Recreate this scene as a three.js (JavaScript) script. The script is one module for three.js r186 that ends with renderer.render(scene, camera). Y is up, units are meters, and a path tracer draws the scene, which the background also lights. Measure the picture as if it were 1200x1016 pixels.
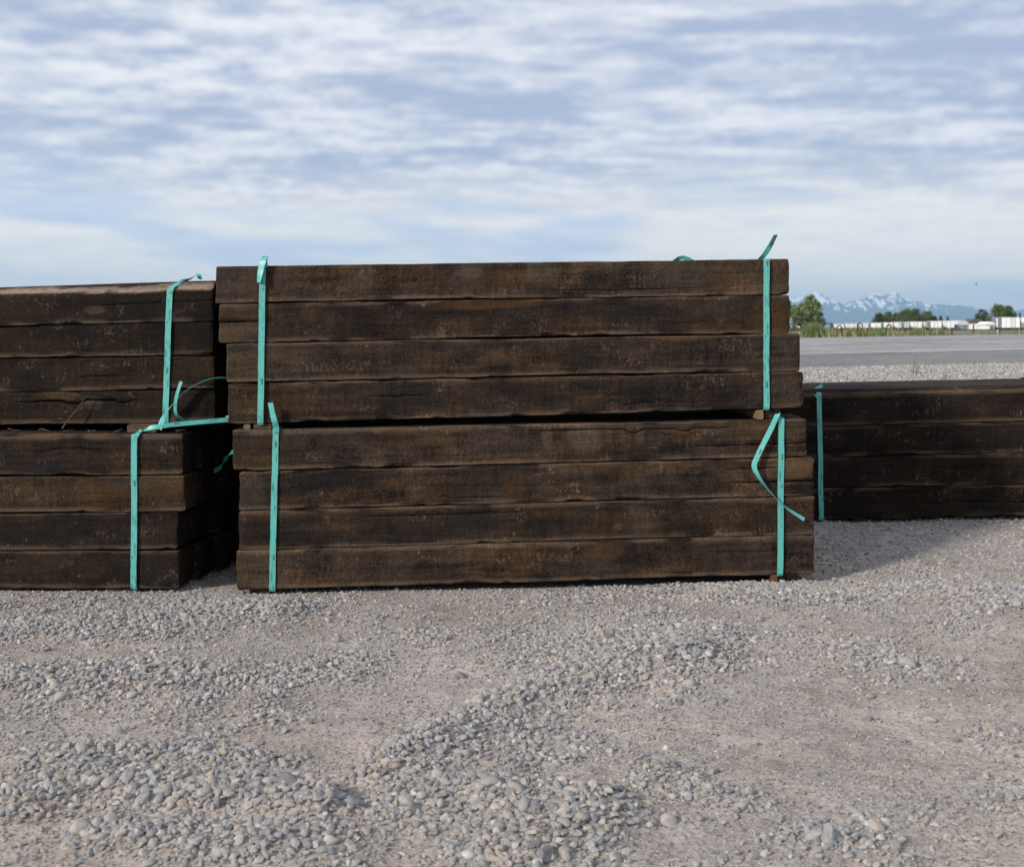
import * as THREE from 'three';
import { mergeGeometries, mergeVertices, toCreasedNormals } from 'three/addons/utils/BufferGeometryUtils.js';

// ------------------------------------------------------------------ camera, sky, sun, exposure
const F = 1430, HY = 384, EYE = 1.16;            // focal length in photo pixels, horizon row, eye height
const scene = new THREE.Scene();
const camera = new THREE.PerspectiveCamera(2 * Math.atan(632 / F) * 180 / Math.PI, 1200 / 1264, 0.1, 90000);
camera.position.set(0, EYE, 0);
camera.lookAt(0, EYE, -1);
camera.setViewOffset(1200, 1264, 0, 248, 1200, 1016);
camera.focus = 5.2; camera.userData.fStop = 6.3;

const renderer = new THREE.WebGLRenderer({ antialias: true });
renderer.setSize(1024, 866);
renderer.toneMapping = THREE.LinearToneMapping;
renderer.toneMappingExposure = 1.05;
renderer.shadowMap.enabled = true;

const sun = new THREE.DirectionalLight(new THREE.Color(1.0, 0.915, 0.82), 4.3);
sun.position.set(-11.4, 7.4, 9.8);
sun.target.position.set(0, 0, -5.5);
sun.position.add(sun.target.position);
sun.castShadow = true;
sun.shadow.radius = 14;
sun.shadow.mapSize.set(2048, 2048);
Object.assign(sun.shadow.camera, { left: -9, right: 9, top: 6, bottom: -6, near: 1, far: 60 });
scene.add(sun, sun.target);

// ------------------------------------------------------------------ random numbers and noise
function rng(seed) {
  let a = (seed * 2654435761) >>> 0;
  return () => { a = (a + 0x6D2B79F5) >>> 0; let t = Math.imul(a ^ (a >>> 15), 1 | a); t = (t + Math.imul(t ^ (t >>> 7), 61 | t)) ^ t; return ((t ^ (t >>> 14)) >>> 0) / 4294967296; };
}
const TAB = new Float32Array(65536); { const r = rng(77); for (let i = 0; i < 65536; i++) TAB[i] = r(); }
const hsh = (x, y) => TAB[(Math.imul(x, 374761393) + Math.imul(y, 668265263) ^ (x * 31 + (y << 7))) & 65535];
const mod = (a, n) => ((a % n) + n) % n;
function vn(x, y, px = 0, py = 0) {               // value noise 0..1, periodic when px / py are given
  const xi = Math.floor(x), yi = Math.floor(y), fx = x - xi, fy = y - yi;
  const u = fx * fx * fx * (fx * (fx * 6 - 15) + 10), v = fy * fy * fy * (fy * (fy * 6 - 15) + 10);
  const x0 = px ? mod(xi, px) : xi, x1 = px ? mod(xi + 1, px) : xi + 1, y0 = py ? mod(yi, py) : yi, y1 = py ? mod(yi + 1, py) : yi + 1;
  const a = hsh(x0, y0), b = hsh(x1, y0), c = hsh(x0, y1), d = hsh(x1, y1);
  return a + (b - a) * u + (c - a) * v + (a - b - c + d) * u * v;
}
function fbm(x, y, o = 4, g = 0.5) { let s = 0, a = 1, n = 0; for (let i = 0; i < o; i++) { s += a * vn(x + i * 17.3, y - i * 9.1); n += a; a *= g; x *= 2.03; y *= 2.03; } return s / n; }
const clamp = (x, a = 0, b = 1) => Math.min(b, Math.max(a, x));
const ss = (a, b, x) => { const t = clamp((x - a) / (b - a)); return t * t * (3 - 2 * t); };
const lerp = (a, b, t) => a + (b - a) * t;

// ------------------------------------------------------------------ the sky: broken rows of stratocumulus over pale blue
{
  const W = 2048, H = 1024, data = new Float32Array(W * H * 4);
  for (let j = 0; j < H; j++) for (let i = 0; i < W; i++) {
    const lat = ((j + 0.5) / H - 0.5) * Math.PI, lon = ((i + 0.5) / W - 0.5) * 2 * Math.PI;
    const dx = Math.cos(lat) * Math.cos(lon), dy = Math.sin(lat), dz = Math.cos(lat) * Math.sin(lon);
    let r, g, b;
    const e = Math.max(dy, 0);
    {
      const k = 1 / (e + 0.055), X = dx * k, Z = dz * k;
      // clear air
      const low = Math.exp(-e * 9);
      let ar = lerp(0.24, 0.50, low), ag = lerp(0.38, 0.635, low), ab = lerp(0.70, 0.86, low);
      // warped layer, rows run roughly across the view
      const wx = fbm(X * 0.55 + 3, Z * 0.55 + 9, 3) - 0.5, wz = fbm(X * 0.55 + 40, Z * 0.55 - 7, 3) - 0.5;
      const qx = X + wx * 0.9, qz = Z + wz * 0.7;
      const n1 = fbm(qx * 1.35 + 11, qz * 2.0 + 5, 5, 0.55);
      const n2 = fbm(qx * 4.4 - 8, qz * 9.0 + 31, 5, 0.66), n4 = fbm(X * 12 + wx * 3, Z * 22 + wz * 3, 3, 0.6);
      const n3 = fbm(X * 0.42 - 3, Z * 0.5 + 12, 3);
      let d = 0.055 + n1 * 0.42 + n2 * 0.58 + (n3 - 0.5) * 0.20 + (n4 - 0.5) * 0.16;
      const cov = ss(0.25, 0.46, d + 0.16 * ss(0.05, 0.2, e) + 0.02);      // how much air the cloud hides
      const thick = clamp((d - 0.36) / 0.34) * 0.75 + 0.25 * ss(0.40, 0.66, d);                  // shaded bellies
      let cr = lerp(0.88, 0.42, thick), cg = lerp(0.89, 0.495, thick), cb = lerp(0.94, 0.67, thick);
      const hi = ss(0.50, 0.38, d) * ss(0.52, 0.70, n2 + 0.08);          // bright thin edges
      cr += hi * 0.14; cg += hi * 0.12; cb += hi * 0.06;
      r = lerp(ar, cr, cov); g = lerp(ag, cg, cov); b = lerp(ab, cb, cov);
      // thin far veil towards the horizon, streaked
      const az = Math.atan2(dx, -dz);
      const st = fbm(az * 5 + 2, e * 42 + az * 2.2 + 4, 4), st2 = fbm(az * 14 + 5, e * 120 + 9, 4);
      const veil = ss(0.145, 0.075, e + (st - 0.5) * 0.05);
      const m = ss(0.30, 0.58, st * 0.72 + st2 * 0.28 + 0.05 * ss(0.02, 0.08, e) + 0.07 * Math.sin(az * 3 + 0.2));
      const vr = lerp(0.62, 1.06, m), vg = lerp(0.72, 1.01, m), vb = lerp(0.89, 0.92, m);
      const vv = veil * 0.8;
      r = lerp(r, vr, vv); g = lerp(g, vg, vv); b = lerp(b, vb, vv);
    }
    if (dy < 0) { const t = ss(0, -0.05, dy); r = lerp(r, 0.22, t); g = lerp(g, 0.21, t); b = lerp(b, 0.20, t); }
    const o = (j * W + i) * 4; data[o] = r; data[o + 1] = g; data[o + 2] = b; data[o + 3] = 1;
  }
  const t = new THREE.DataTexture(data, W, H, THREE.RGBAFormat, THREE.FloatType);
  t.mapping = THREE.EquirectangularReflectionMapping; t.magFilter = t.minFilter = THREE.LinearFilter; t.wrapS = THREE.RepeatWrapping; t.needsUpdate = true;
  scene.background = t; scene.environment = t;
}

// ------------------------------------------------------------------ helpers
const P = (px, py, d) => new THREE.Vector3((px - 600) / F * d, EYE - (py - HY) / F * d, -d);
const GD = (py) => F * EYE / (py - HY);                                   // distance of a point of the level yard
const taken = {};
function numbered(n) { taken[n] = (taken[n] ?? -1) + 1; return taken[n] ? n + '_' + String(taken[n]).padStart(3, '0') : n; }
function mesh(name, geo, mat, parent = scene) {
  const m = new THREE.Mesh(geo, mat); m.name = parent === scene ? numbered(name) : name; m.castShadow = m.receiveShadow = true; parent.add(m); return m;
}
function thing(name, label, category, pos = [0, 0, 0], group) {
  const o = new THREE.Group(); o.name = numbered(name); o.position.set(...pos); o.userData = { label, category }; if (group) o.userData.group = group; scene.add(o); return o;
}
function tag(o, label, category, group) { Object.assign(o.userData, { label, category }); if (group) o.userData.group = group; return o; }
function structure(o) { o.userData.kind = 'structure'; return o; }
function rgb(r, g, b) { return new THREE.Color().setRGB(r, g, b); }
function dataTex(W, H, fn, srgb, rep = true) {
  const d = new Uint8Array(W * H * 4);
  fn(d, W, H);
  const t = new THREE.DataTexture(d, W, H); t.magFilter = THREE.LinearFilter; t.minFilter = THREE.LinearMipmapLinearFilter; t.generateMipmaps = true;
  t.wrapS = t.wrapT = rep ? THREE.RepeatWrapping : THREE.ClampToEdgeWrapping; if (srgb) t.colorSpace = THREE.SRGBColorSpace; t.needsUpdate = true; return t;
}
const enc = (c) => { c = clamp(c); return 255 * (c <= 0.0031308 ? c * 12.92 : 1.055 * Math.pow(c, 1 / 2.4) - 0.055); };

// ------------------------------------------------------------------ the yard: compacted dirt with ridges and pads of river gravel
// ridges and patches read off the photograph, turned into places on the ground: [px, py, half-width px, half-height px, stones, relief m]
const SPOTS = [];
function spot(px, py, rx, ry, w, h = 0) { const d = GD(py), k = d / F; SPOTS.push([(px - 600) * k, d, rx * k, Math.abs(GD(py - ry) - GD(py + ry)) / 2, w, h]); }
function ridge(pts, rx, ry, w, h) { for (let i = 0; i + 1 < pts.length; i++) { const [a, b] = pts[i], [c, e] = pts[i + 1], n = Math.max(1, Math.ceil(Math.hypot(c - a, e - b) / (rx * 0.8))); for (let k = 0; k < n; k++) spot(lerp(a, c, k / n), lerp(b, e, k / n), rx, ry, w, h); } }
ridge([[440, 900], [490, 872], [560, 835], [640, 802], [720, 784], [850, 768]], 38, 15, 0.55, 0.028);
ridge([[600, 770], [760, 745], [900, 740]], 60, 16, 0.35, 0.012);
ridge([[20, 935], [120, 908], [210, 925], [330, 928], [395, 955]], 42, 20, 0.6, 0.040);
ridge([[120, 965], [250, 985], [400, 985]], 55, 22, 0.45, 0.015);
ridge([[-60, 800], [100, 792], [190, 785], [290, 792]], 48, 15, 0.5, 0.026);
ridge([[40, 875], [200, 872], [330, 888]], 60, 14, 0.4, 0.012);
ridge([[-80, 735], [100, 730], [260, 712], [350, 705]], 60, 14, 0.35, 0.012);
ridge([[330, 715], [355, 698]], 25, 7, 0.4, 0.020);
ridge([[330, 790], [420, 765], [400, 820]], 60, 18, 0.25, 0.006);
ridge([[480, 925], [600, 935], [720, 945], [640, 985], [540, 990]], 60, 22, 0.5, 0.018);
ridge([[760, 900], [840, 935], [910, 945]], 50, 18, 0.4, 0.014);
ridge([[820, 695], [930, 690], [1010, 700]], 60, 12, 0.4, 0.010);
ridge([[1080, 695], [1200, 705], [1280, 715]], 60, 16, 0.45, 0.012);
ridge([[930, 990], [1040, 985]], 60, 22, 0.35, 0.010);
ridge([[1140, 870], [1230, 862]], 45, 14, 0.35, 0.010);
ridge([[1030, 775], [1110, 790]], 55, 10, 0.2, 0.004);
ridge([[1180, 930], [1260, 960]], 45, 18, 0.3, 0.006);
for (const [px, py, rx, ry, w] of [[360, 856, 95, 14, -0.45], [515, 808, 55, 14, -0.3], [690, 905, 110, 14, -0.4], [1000, 850, 170, 26, -0.4], [900, 830, 90, 16, -0.35], [1130, 820, 90, 18, -0.35], [900, 895, 90, 16, -0.35], [10, 880, 35, 12, -0.4],
  [1000, 730, 70, 14, -0.25], [540, 720, 80, 9, -0.25], [1060, 920, 80, 18, -0.3], [150, 845, 80, 10, -0.25], [420, 925, 40, 12, -0.3], [90, 760, 60, 8, -0.3]]) spot(px, py, rx, ry, w);
function local(x, d) {
  let w = 0, h = 0;
  for (const s of SPOTS) { const a = (x - s[0]) / s[2], b = (d - s[1]) / s[3], q = a * a + b * b; if (q < 9) { const g = Math.exp(-q); w += s[4] * g; h += s[5] * g; } }
  return [w, h];
}
function yardBase(x, d) { return 0.0145 * clamp(x, -1.0, 6) - 0.02 + 0.05 * ss(5.9, 7.0, d) * ss(0.5, 1.6, x) + 0.03 * ss(7, 9, d); }
function roadY(x) { return 0.70 + 0.3 * Math.tanh(0.024 * (x - 4.6) / 0.3); }
const ROAD0 = 14.3, ROAD1 = 40.2;
function yardY(x, d) {
  const flat = ss(5.25, 5.5, d) * ss(7.4, 6.4, d);          // levelled under the bundles
  const l = d > 2 && d < 6 ? local(x, d)[1] : 0;
  let y = yardBase(x, d) + (Math.min(l, 0.06) + (fbm(x * 1.9, d * 1.9, 3) - 0.5) * 0.035 + (fbm(x * 9, d * 9, 3) - 0.5) * 0.014) * (1 - flat * 0.75);
  const b = ss(8.5, 14.2, d);
  if (b > 0) y = lerp(y, roadY(x) + 0.002 + (fbm(x * 2, d * 2, 2) - 0.5) * 0.02, b);
  return y;
}
function stones(x, d) {                                     // 0 bare dirt .. 1 packed with stones
  const l = d < 6 ? local(x, d)[0] : 0.1;
  return clamp(0.31 + l * 1.0 + (fbm(x * 2.3 + 7, d * 2.3, 4) - 0.5) * 0.85 + (fbm(x * 9, d * 9, 2) - 0.5) * 0.5);
}
const span = (a, b, s) => { const n = Math.max(1, Math.round((b - a) / s)), o = []; for (let i = 0; i < n; i++) o.push(a + (b - a) * i / n); return o; };
const yardTex = dataTex(2048, 2048, (D, W, H) => {
  const r = rng(5), hgt = new Float32Array(W * H);
  for (let j = 0; j < H; j++) for (let i = 0; i < W; i++) {
    const u = i / W, v = j / H;
    const big = vn(u * 8, v * 8, 8, 8), a = vn(u * 40, v * 40, 40, 40), b = vn(u * 160, v * 160, 160, 160), c = vn(u * 512, v * 512, 512, 512);
    const k = 0.84 + 0.22 * (big - 0.5) + 0.26 * (a - 0.5) + 0.34 * (b - 0.5) + 0.46 * (c - 0.5), t = vn(u * 20 + 3, v * 20, 20, 20);
    const o = (j * W + i) * 4; D[o] = enc(0.383 * k); D[o + 1] = enc(lerp(0.333, 0.345, t) * k); D[o + 2] = enc(lerp(0.292, 0.320, t) * k); D[o + 3] = 255;
  }
  for (let n = 0; n < 26000; n++) {                         // grit: grains of 2 to 5 mm
    const cx = r() * W, cy = r() * H, R = 1 + r() * r() * 3.2, g = 0.55 + r() * 0.65, warm = r(), el = 0.6 + r() * 0.4, an = r() * 3.14, ca = Math.cos(an), sa = Math.sin(an);
    for (let y = -5; y <= 5; y++) for (let x = -5; x <= 5; x++) {
      const X = (x * ca + y * sa) / R, Y = (-x * sa + y * ca) / (R * el); if (X * X + Y * Y > 1) continue;
      const o = (mod(Math.floor(cy + y), H) * W + mod(Math.floor(cx + x), W)) * 4;
      D[o] = enc(lerp(0.32, 0.38, warm) * g); D[o + 1] = enc(lerp(0.32, 0.34, warm) * g); D[o + 2] = enc(lerp(0.325, 0.29, warm) * g);
    }
  }
}, true);
const yardBump = dataTex(1024, 1024, (D, W, H) => {
  const r = rng(6);
  for (let j = 0; j < H; j++) for (let i = 0; i < W; i++) {
    const u = i / W, v = j / H, k = 255 * clamp(0.25 + 0.35 * vn(u * 60, v * 60, 60, 60) + 0.25 * vn(u * 180, v * 180, 180, 180) + 0.2 * vn(u * 400, v * 400, 400, 400) - 0.15), o = (j * W + i) * 4;
    D[o] = D[o + 1] = D[o + 2] = k; D[o + 3] = 255;
  }
  for (let n = 0; n < 9000; n++) { const cx = r() * W, cy = r() * H, R = 1 + r() * 2.2; for (let y = -4; y <= 4; y++) for (let x = -4; x <= 4; x++) { const q = (x * x + y * y) / (R * R); if (q > 1) continue; const o = (mod(Math.floor(cy + y), H) * W + mod(Math.floor(cx + x), W)) * 4; D[o] = D[o + 1] = D[o + 2] = Math.max(D[o], 255 * (0.45 + 0.5 * Math.sqrt(1 - q))); } }
}, false);
const M = {};
M.yard = new THREE.MeshStandardMaterial({ map: yardTex, bumpMap: yardBump, bumpScale: 0.006, roughness: 0.96, vertexColors: true });
function sheet(xs, ds, yf, cf, uvs, uvs2) {
  const nx = xs.length, nd = ds.length, pos = new Float32Array(nx * nd * 3), uv = new Float32Array(nx * nd * 2), col = cf ? new Float32Array(nx * nd * 3) : null, idx = [];
  for (let j = 0; j < nd; j++) for (let i = 0; i < nx; i++) {
    const k = j * nx + i; pos.set([xs[i], yf(xs[i], ds[j]), -ds[j]], k * 3); uv.set([xs[i] / uvs, ds[j] / (uvs2 ?? uvs)], k * 2); if (cf) col.set(cf(xs[i], ds[j]), k * 3);
    if (i + 1 < nx && j + 1 < nd) idx.push(k, k + 1, k + nx + 1, k, k + nx + 1, k + nx);
  }
  const g = new THREE.BufferGeometry(); g.setAttribute('position', new THREE.BufferAttribute(pos, 3)); g.setAttribute('uv', new THREE.BufferAttribute(uv, 2)); if (cf) g.setAttribute('color', new THREE.BufferAttribute(col, 3)); g.setIndex(idx); g.computeVertexNormals(); return g;
}
const yard = structure(mesh('gravel_yard', sheet(
  [...span(-60, -10, 5), ...span(-10, -3.4, 0.2), ...span(-3.4, 3.6, 0.022), ...span(3.6, 10, 0.15), ...span(10, 60, 5), 60],
  [...span(-40, 0, 4), ...span(0, 2.1, 0.15), ...span(2.1, 6.0, 0.022), ...span(6.0, 8.2, 0.05), ...span(8.2, 15.2, 0.25), 15.2],
  yardY, (x, d) => { const n = fbm(x * 0.9 + 4, d * 0.9, 4), m = fbm(x * 3 + 9, d * 3 + 2, 3), k = 0.90 + 0.28 * (n - 0.5) + 0.2 * (m - 0.5), t = fbm(x * 1.4 - 6, d * 1.4 + 8, 3); return [k * lerp(0.98, 1.04, t), k, k * lerp(1.04, 0.94, t)]; }, 2.4), M.yard));

// --- pebbles
function pebbleGeo(seed, detail, flat, angular) {
  const r = rng(seed); let g = new THREE.IcosahedronGeometry(1, detail); g.deleteAttribute('normal'); g.deleteAttribute('uv'); g = mergeVertices(g, 1e-4);
  const p = g.attributes.position, v = new THREE.Vector3(), cuts = [];
  for (let i = 0; i < (angular ? 9 : 4); i++) cuts.push([new THREE.Vector3(r() - 0.5, r() - 0.5, r() - 0.5).normalize(), angular ? 0.45 + r() * 0.28 : 0.66 + r() * 0.22]);
  const sx = 1, sz = 0.62 + r() * 0.35, f = r() * 50, lop = (r() - 0.5) * 0.5, uv = [];
  for (let i = 0; i < p.count; i++) {
    v.fromBufferAttribute(p, i); const u = v.clone();
    for (const [n, c] of cuts) { const q = v.dot(n); if (q > c) v.addScaledVector(n, -(q - c) * 0.92); }
    v.multiplyScalar(1 + (fbm(u.x * 1.6 + f + u.z, u.y * 1.6 + f - u.z, 2) - 0.5) * 0.35);
    p.setXYZ(i, v.x * sx * (1 + lop * v.z * 0.5), v.y * flat, v.z * sz);
    uv.push(Math.atan2(u.z, u.x) / 6.283 * 2, u.y * 0.5 + 0.5);
  }
  g.setAttribute('uv', new THREE.Float32BufferAttribute(uv, 2)); g.computeVertexNormals(); return angular ? toCreasedNormals(g, 0.5) : g;
}
const pebTex = dataTex(256, 256, (D, W, H) => {
  for (let j = 0; j < H; j++) for (let i = 0; i < W; i++) { const u = i / W, v = j / H, k = 0.78 + 0.2 * vn(u * 6, v * 6, 6, 6) + 0.16 * vn(u * 24, v * 24, 24, 24) + 0.18 * (vn(u * 90, v * 90, 90, 90) - 0.5) - 0.06, o = (j * W + i) * 4; D[o] = enc(k); D[o + 1] = enc(k); D[o + 2] = enc(k * 0.99); D[o + 3] = 255; }
}, true);
const pebBump = dataTex(128, 128, (D, W, H) => { for (let j = 0; j < H; j++) for (let i = 0; i < W; i++) { const k = 255 * (0.5 * vn(i / 8, j / 8, 16, 16) + 0.5 * vn(i / 3, j / 3, 42, 42)), o = (j * W + i) * 4; D[o] = D[o + 1] = D[o + 2] = k; D[o + 3] = 255; } }, false);
M.pebble = new THREE.MeshStandardMaterial({ map: pebTex, bumpMap: pebBump, bumpScale: 0.0008, roughness: 0.9 });
const TONES = [[0.36, 0.355, 0.345], [0.31, 0.315, 0.32], [0.40, 0.38, 0.355], [0.26, 0.27, 0.285], [0.44, 0.43, 0.40], [0.39, 0.345, 0.295], [0.33, 0.32, 0.305], [0.20, 0.20, 0.21], [0.37, 0.32, 0.29], [0.50, 0.48, 0.45]];
const TONEP = [0, 0, 0, 1, 1, 1, 2, 2, 3, 3, 4, 5, 5, 6, 6, 6, 7, 8, 9];
const pgeo = [1, 2, 3, 4, 5, 6, 7, 8].map((s) => pebbleGeo(s, 1, [0.52, 0.6, 0.44, 0.66, 0.38, 0.6, 0.5, 0.72][s - 1], s > 2));
const pgeoFine = [11, 12, 13, 14, 15, 16, 17, 18].map((s, i) => pebbleGeo(s, 2, [0.6, 0.68, 0.5, 0.72, 0.45, 0.62, 0.8, 0.55][i], i > 2));
const pebbles = pgeo.map(() => []), bigOnes = [];
const underBundle = (x, d) => d > 5.56 && ((x > -1.33 && x < 1.33 && d < 6.6) || (x < -1.55 && d < 6.6)) || (d > 7.05 && d < 8 && x > 1.6);
{
  const r = rng(2024), q = new THREE.Quaternion(), e = new THREE.Euler(), v = new THREE.Vector3(), s = new THREE.Vector3();
  const put = (x, d, R, fine) => {
    e.set((r() - 0.5) * 1.0, r() * 6.283, (r() - 0.5) * 1.0); if (r() < 0.15) e.x += 1.0; q.setFromEuler(e);
    const y = yardY(x, d) + R * (r() * 0.5 - 0.12); v.set(x, y, -d); s.set(R * (0.85 + r() * 0.4), R * (0.8 + r() * 0.45), R * (0.85 + r() * 0.3));
    const t = TONES[TONEP[Math.floor(r() * TONEP.length)]], k = 0.86 + r() * 0.3;
    const item = [new THREE.Matrix4().compose(v, q, s), rgb(t[0] * k * 0.92, t[1] * k * 0.905, t[2] * k * 0.905)];
    if (fine) bigOnes.push(item); else pebbles[Math.floor(r() * pebbles.length)].push(item);
  };
  const x0keep = (k) => 0.35 + 0.65 * k;
  const area = (n, d0, d1, half, size, keep) => {
    for (let i = 0; i < n; i++) {
      const d = Math.sqrt(lerp(d0 * d0, d1 * d1, r())), x = (r() * 2 - 1) * (half + d * 0.43); if (underBundle(x, d)) { continue; }
      const k = stones(x, d); if (r() > keep(k)) continue; put(x, d, size(k));
    }
  };
  area(76000, 2.2, 5.75, 0.55, (k) => 0.0060 + 0.0078 * r() * (0.45 + k), (k) => ss(0.18, 0.9, k) * 0.82 + 0.05);   // mid stones
  area(10000, 2.2, 5.75, 0.55, (k) => 0.0098 + 0.012 * r() * r() * r(), (k) => ss(0.35, 1.0, k) * 0.9 + 0.02);               // larger ones
  area(150000, 2.2, 5.75, 0.55, () => 0.0024 + 0.0042 * r(), (k) => 0.17 + 0.6 * k);                               // fine chips
  area(70000, 5.75, 8.5, 0.5, () => 0.005 + 0.010 * r() * r(), (k) => x0keep(k));
  // gravel bank below the road
  for (let i = 0; i < 52000; i++) { const d = 10.8 + r() * 3.6, x = 1.6 + r() * 6.2; put(x, d, 0.008 + r() * 0.016); }
  // the largest stones of the yard, one mesh each
  for (const [px, py, R] of [[1065, 783, 0.036], [1087, 786, 0.017], [1021, 813, 0.024], [1128, 787, 0.02], [948, 789, 0.019], [340, 930, 0.034], [350, 947, 0.026], [320, 957, 0.027], [130, 955, 0.03], [95, 958, 0.028], [275, 757 + 12, 0.028], [333, 845, 0.022], [540, 995, 0.022], [640, 1005, 0.024], [970, 995, 0.032], [1030, 975, 0.024], [870, 946, 0.022], [785, 960, 0.026], [575, 935, 0.025], [540, 965, 0.022], [685, 785, 0.02], [705, 781, 0.018], [150, 925, 0.028], [100, 920, 0.026], [375, 935, 0.024], [560, 830, 0.02], [615, 955, 0.025], [410, 945, 0.022]])
    { const d = GD(py); put((px - 600) / F * d, d, R, true); }
  let guard = 0;
  while (bigOnes.length < 296 && guard++ < 60000) {
    const d = Math.sqrt(lerp(2.5 * 2.5, 5.3 * 5.3, r())), x = (r() * 2 - 1) * d * 0.44, k = stones(x, d); if (r() > ss(0.35, 1.0, k) + 0.05) continue; put(x, d, 0.0145 + 0.011 * r() * r() + 0.002 * k, true);
  }
}
pebbles.forEach((list, i) => {
  const im = new THREE.InstancedMesh(pgeo[i], M.pebble, list.length); im.name = numbered('gravel'); im.castShadow = im.receiveShadow = true;
  list.forEach(([m, c], k) => { im.setMatrixAt(k, m); im.setColorAt(k, c); });
  im.userData = { kind: 'stuff', label: 'loose grey and tan river gravel spread over the yard', category: 'gravel', group: 'loose gravel of the yard' }; scene.add(im);
});
{
  const mats = TONES.map((t) => { const m = M.pebble.clone(); m.color.setRGB(t[0] * 0.88, t[1] * 0.875, t[2] * 0.875); return m; });
  bigOnes.forEach(([m, c], k) => { const s = mesh('stone', pgeoFine[k % pgeoFine.length], mats[TONEP[(k * 7 + (k >> 3)) % TONEP.length]], yard); m.decompose(s.position, s.quaternion, s.scale); });
}

// ------------------------------------------------------------------ road, field, mountains
const aspTex = (seed, base) => dataTex(512, 512, (D, W, H) => { const r = rng(seed); for (let j = 0; j < H; j++) for (let i = 0; i < W; i++) { const u = i / W, v = j / H, k = base * (0.62 + 0.35 * vn(u * 5, v * 9, 5, 9) + 0.3 * vn(u * 30, v * 40, 30, 40) + 0.4 * vn(u * 110, v * 110, 110, 110) - 0.15 + 0.5 * (r() - 0.35)), o = (j * W + i) * 4; D[o] = enc(k * 1.01); D[o + 1] = enc(k); D[o + 2] = enc(k * 0.985); D[o + 3] = 255; } }, true);
const xsRoad = [...span(-120, -20, 10), ...span(-20, 40, 1), ...span(40, 160, 10), 160];
M.lane = new THREE.MeshStandardMaterial({ map: aspTex(21, 0.235), roughness: 0.95 });
M.shoulder = new THREE.MeshStandardMaterial({ map: aspTex(22, 0.15), roughness: 0.95 });
M.paint = new THREE.MeshStandardMaterial({ map: aspTex(23, 0.31), roughness: 0.8 });
const jag = (x, s) => (fbm(x * 1.3 + s, s * 3.1, 3) - 0.5) * 0.35;
function strip(a, b, y, jagged = 0) { const g = sheet(xsRoad, [a, a + 0.25, b], (x) => roadY(x) + y, null, 9, 14); if (jagged) { const p = g.attributes.position; for (let i = 0; i < xsRoad.length; i++) p.setZ(i, p.getZ(i) + jag(p.getX(i), 3) * jagged); } return g; }
const road = new THREE.Group(); road.name = 'road'; structure(road); scene.add(road);
mesh('lane', strip(20.35, ROAD1, 0.012), M.lane, road);
mesh('shoulder', strip(ROAD0, 20.35, 0.012, 1), M.shoulder, road);
mesh('edge_line', strip(20.0, 20.6, 0.016), M.paint, road);

function fieldY(x, d) { return lerp(roadY(x) - 0.05, 0.30 + 0.25 * Math.tanh((x - 12) / 60), ss(ROAD1, 62, d)) + (d < 700 ? (fbm(x * 0.15, d * 0.15, 3) - 0.5) * 0.12 * ss(41, 50, d) : 0); }
M.field = new THREE.MeshStandardMaterial({ vertexColors: true, roughness: 1, map: aspTex(25, 0.85) });
structure(mesh('field', sheet([...span(-36000, -8000, 7000), ...span(-8000, -800, 900), ...span(-800, -60, 40), ...span(-60, 160, 3), ...span(160, 800, 40), ...span(800, 8000, 900), ...span(8000, 36000, 7000), 36000],
  [...span(39.9, 90, 1.5), ...span(90, 340, 8), ...span(340, 1500, 80), ...span(1500, 9000, 900), ...span(9000, 34000, 5000), 34000], fieldY, (x, d) => {
    const n = fbm(x * 0.12 + 3, d * 0.08, 4), soil = ss(58, 64, d) * ss(150, 128, d + 30 * (n - 0.5)) * ss(20, 34, x + 10 * n);
    let c = [0.10, 0.115, 0.045]; const dry = [0.21, 0.18, 0.105], br = [0.125, 0.085, 0.06];
    c = c.map((k, i) => lerp(lerp(k, dry[i], ss(0.42, 0.68, n)), br[i], soil)); return c;
  }, 6), M.field));
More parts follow.
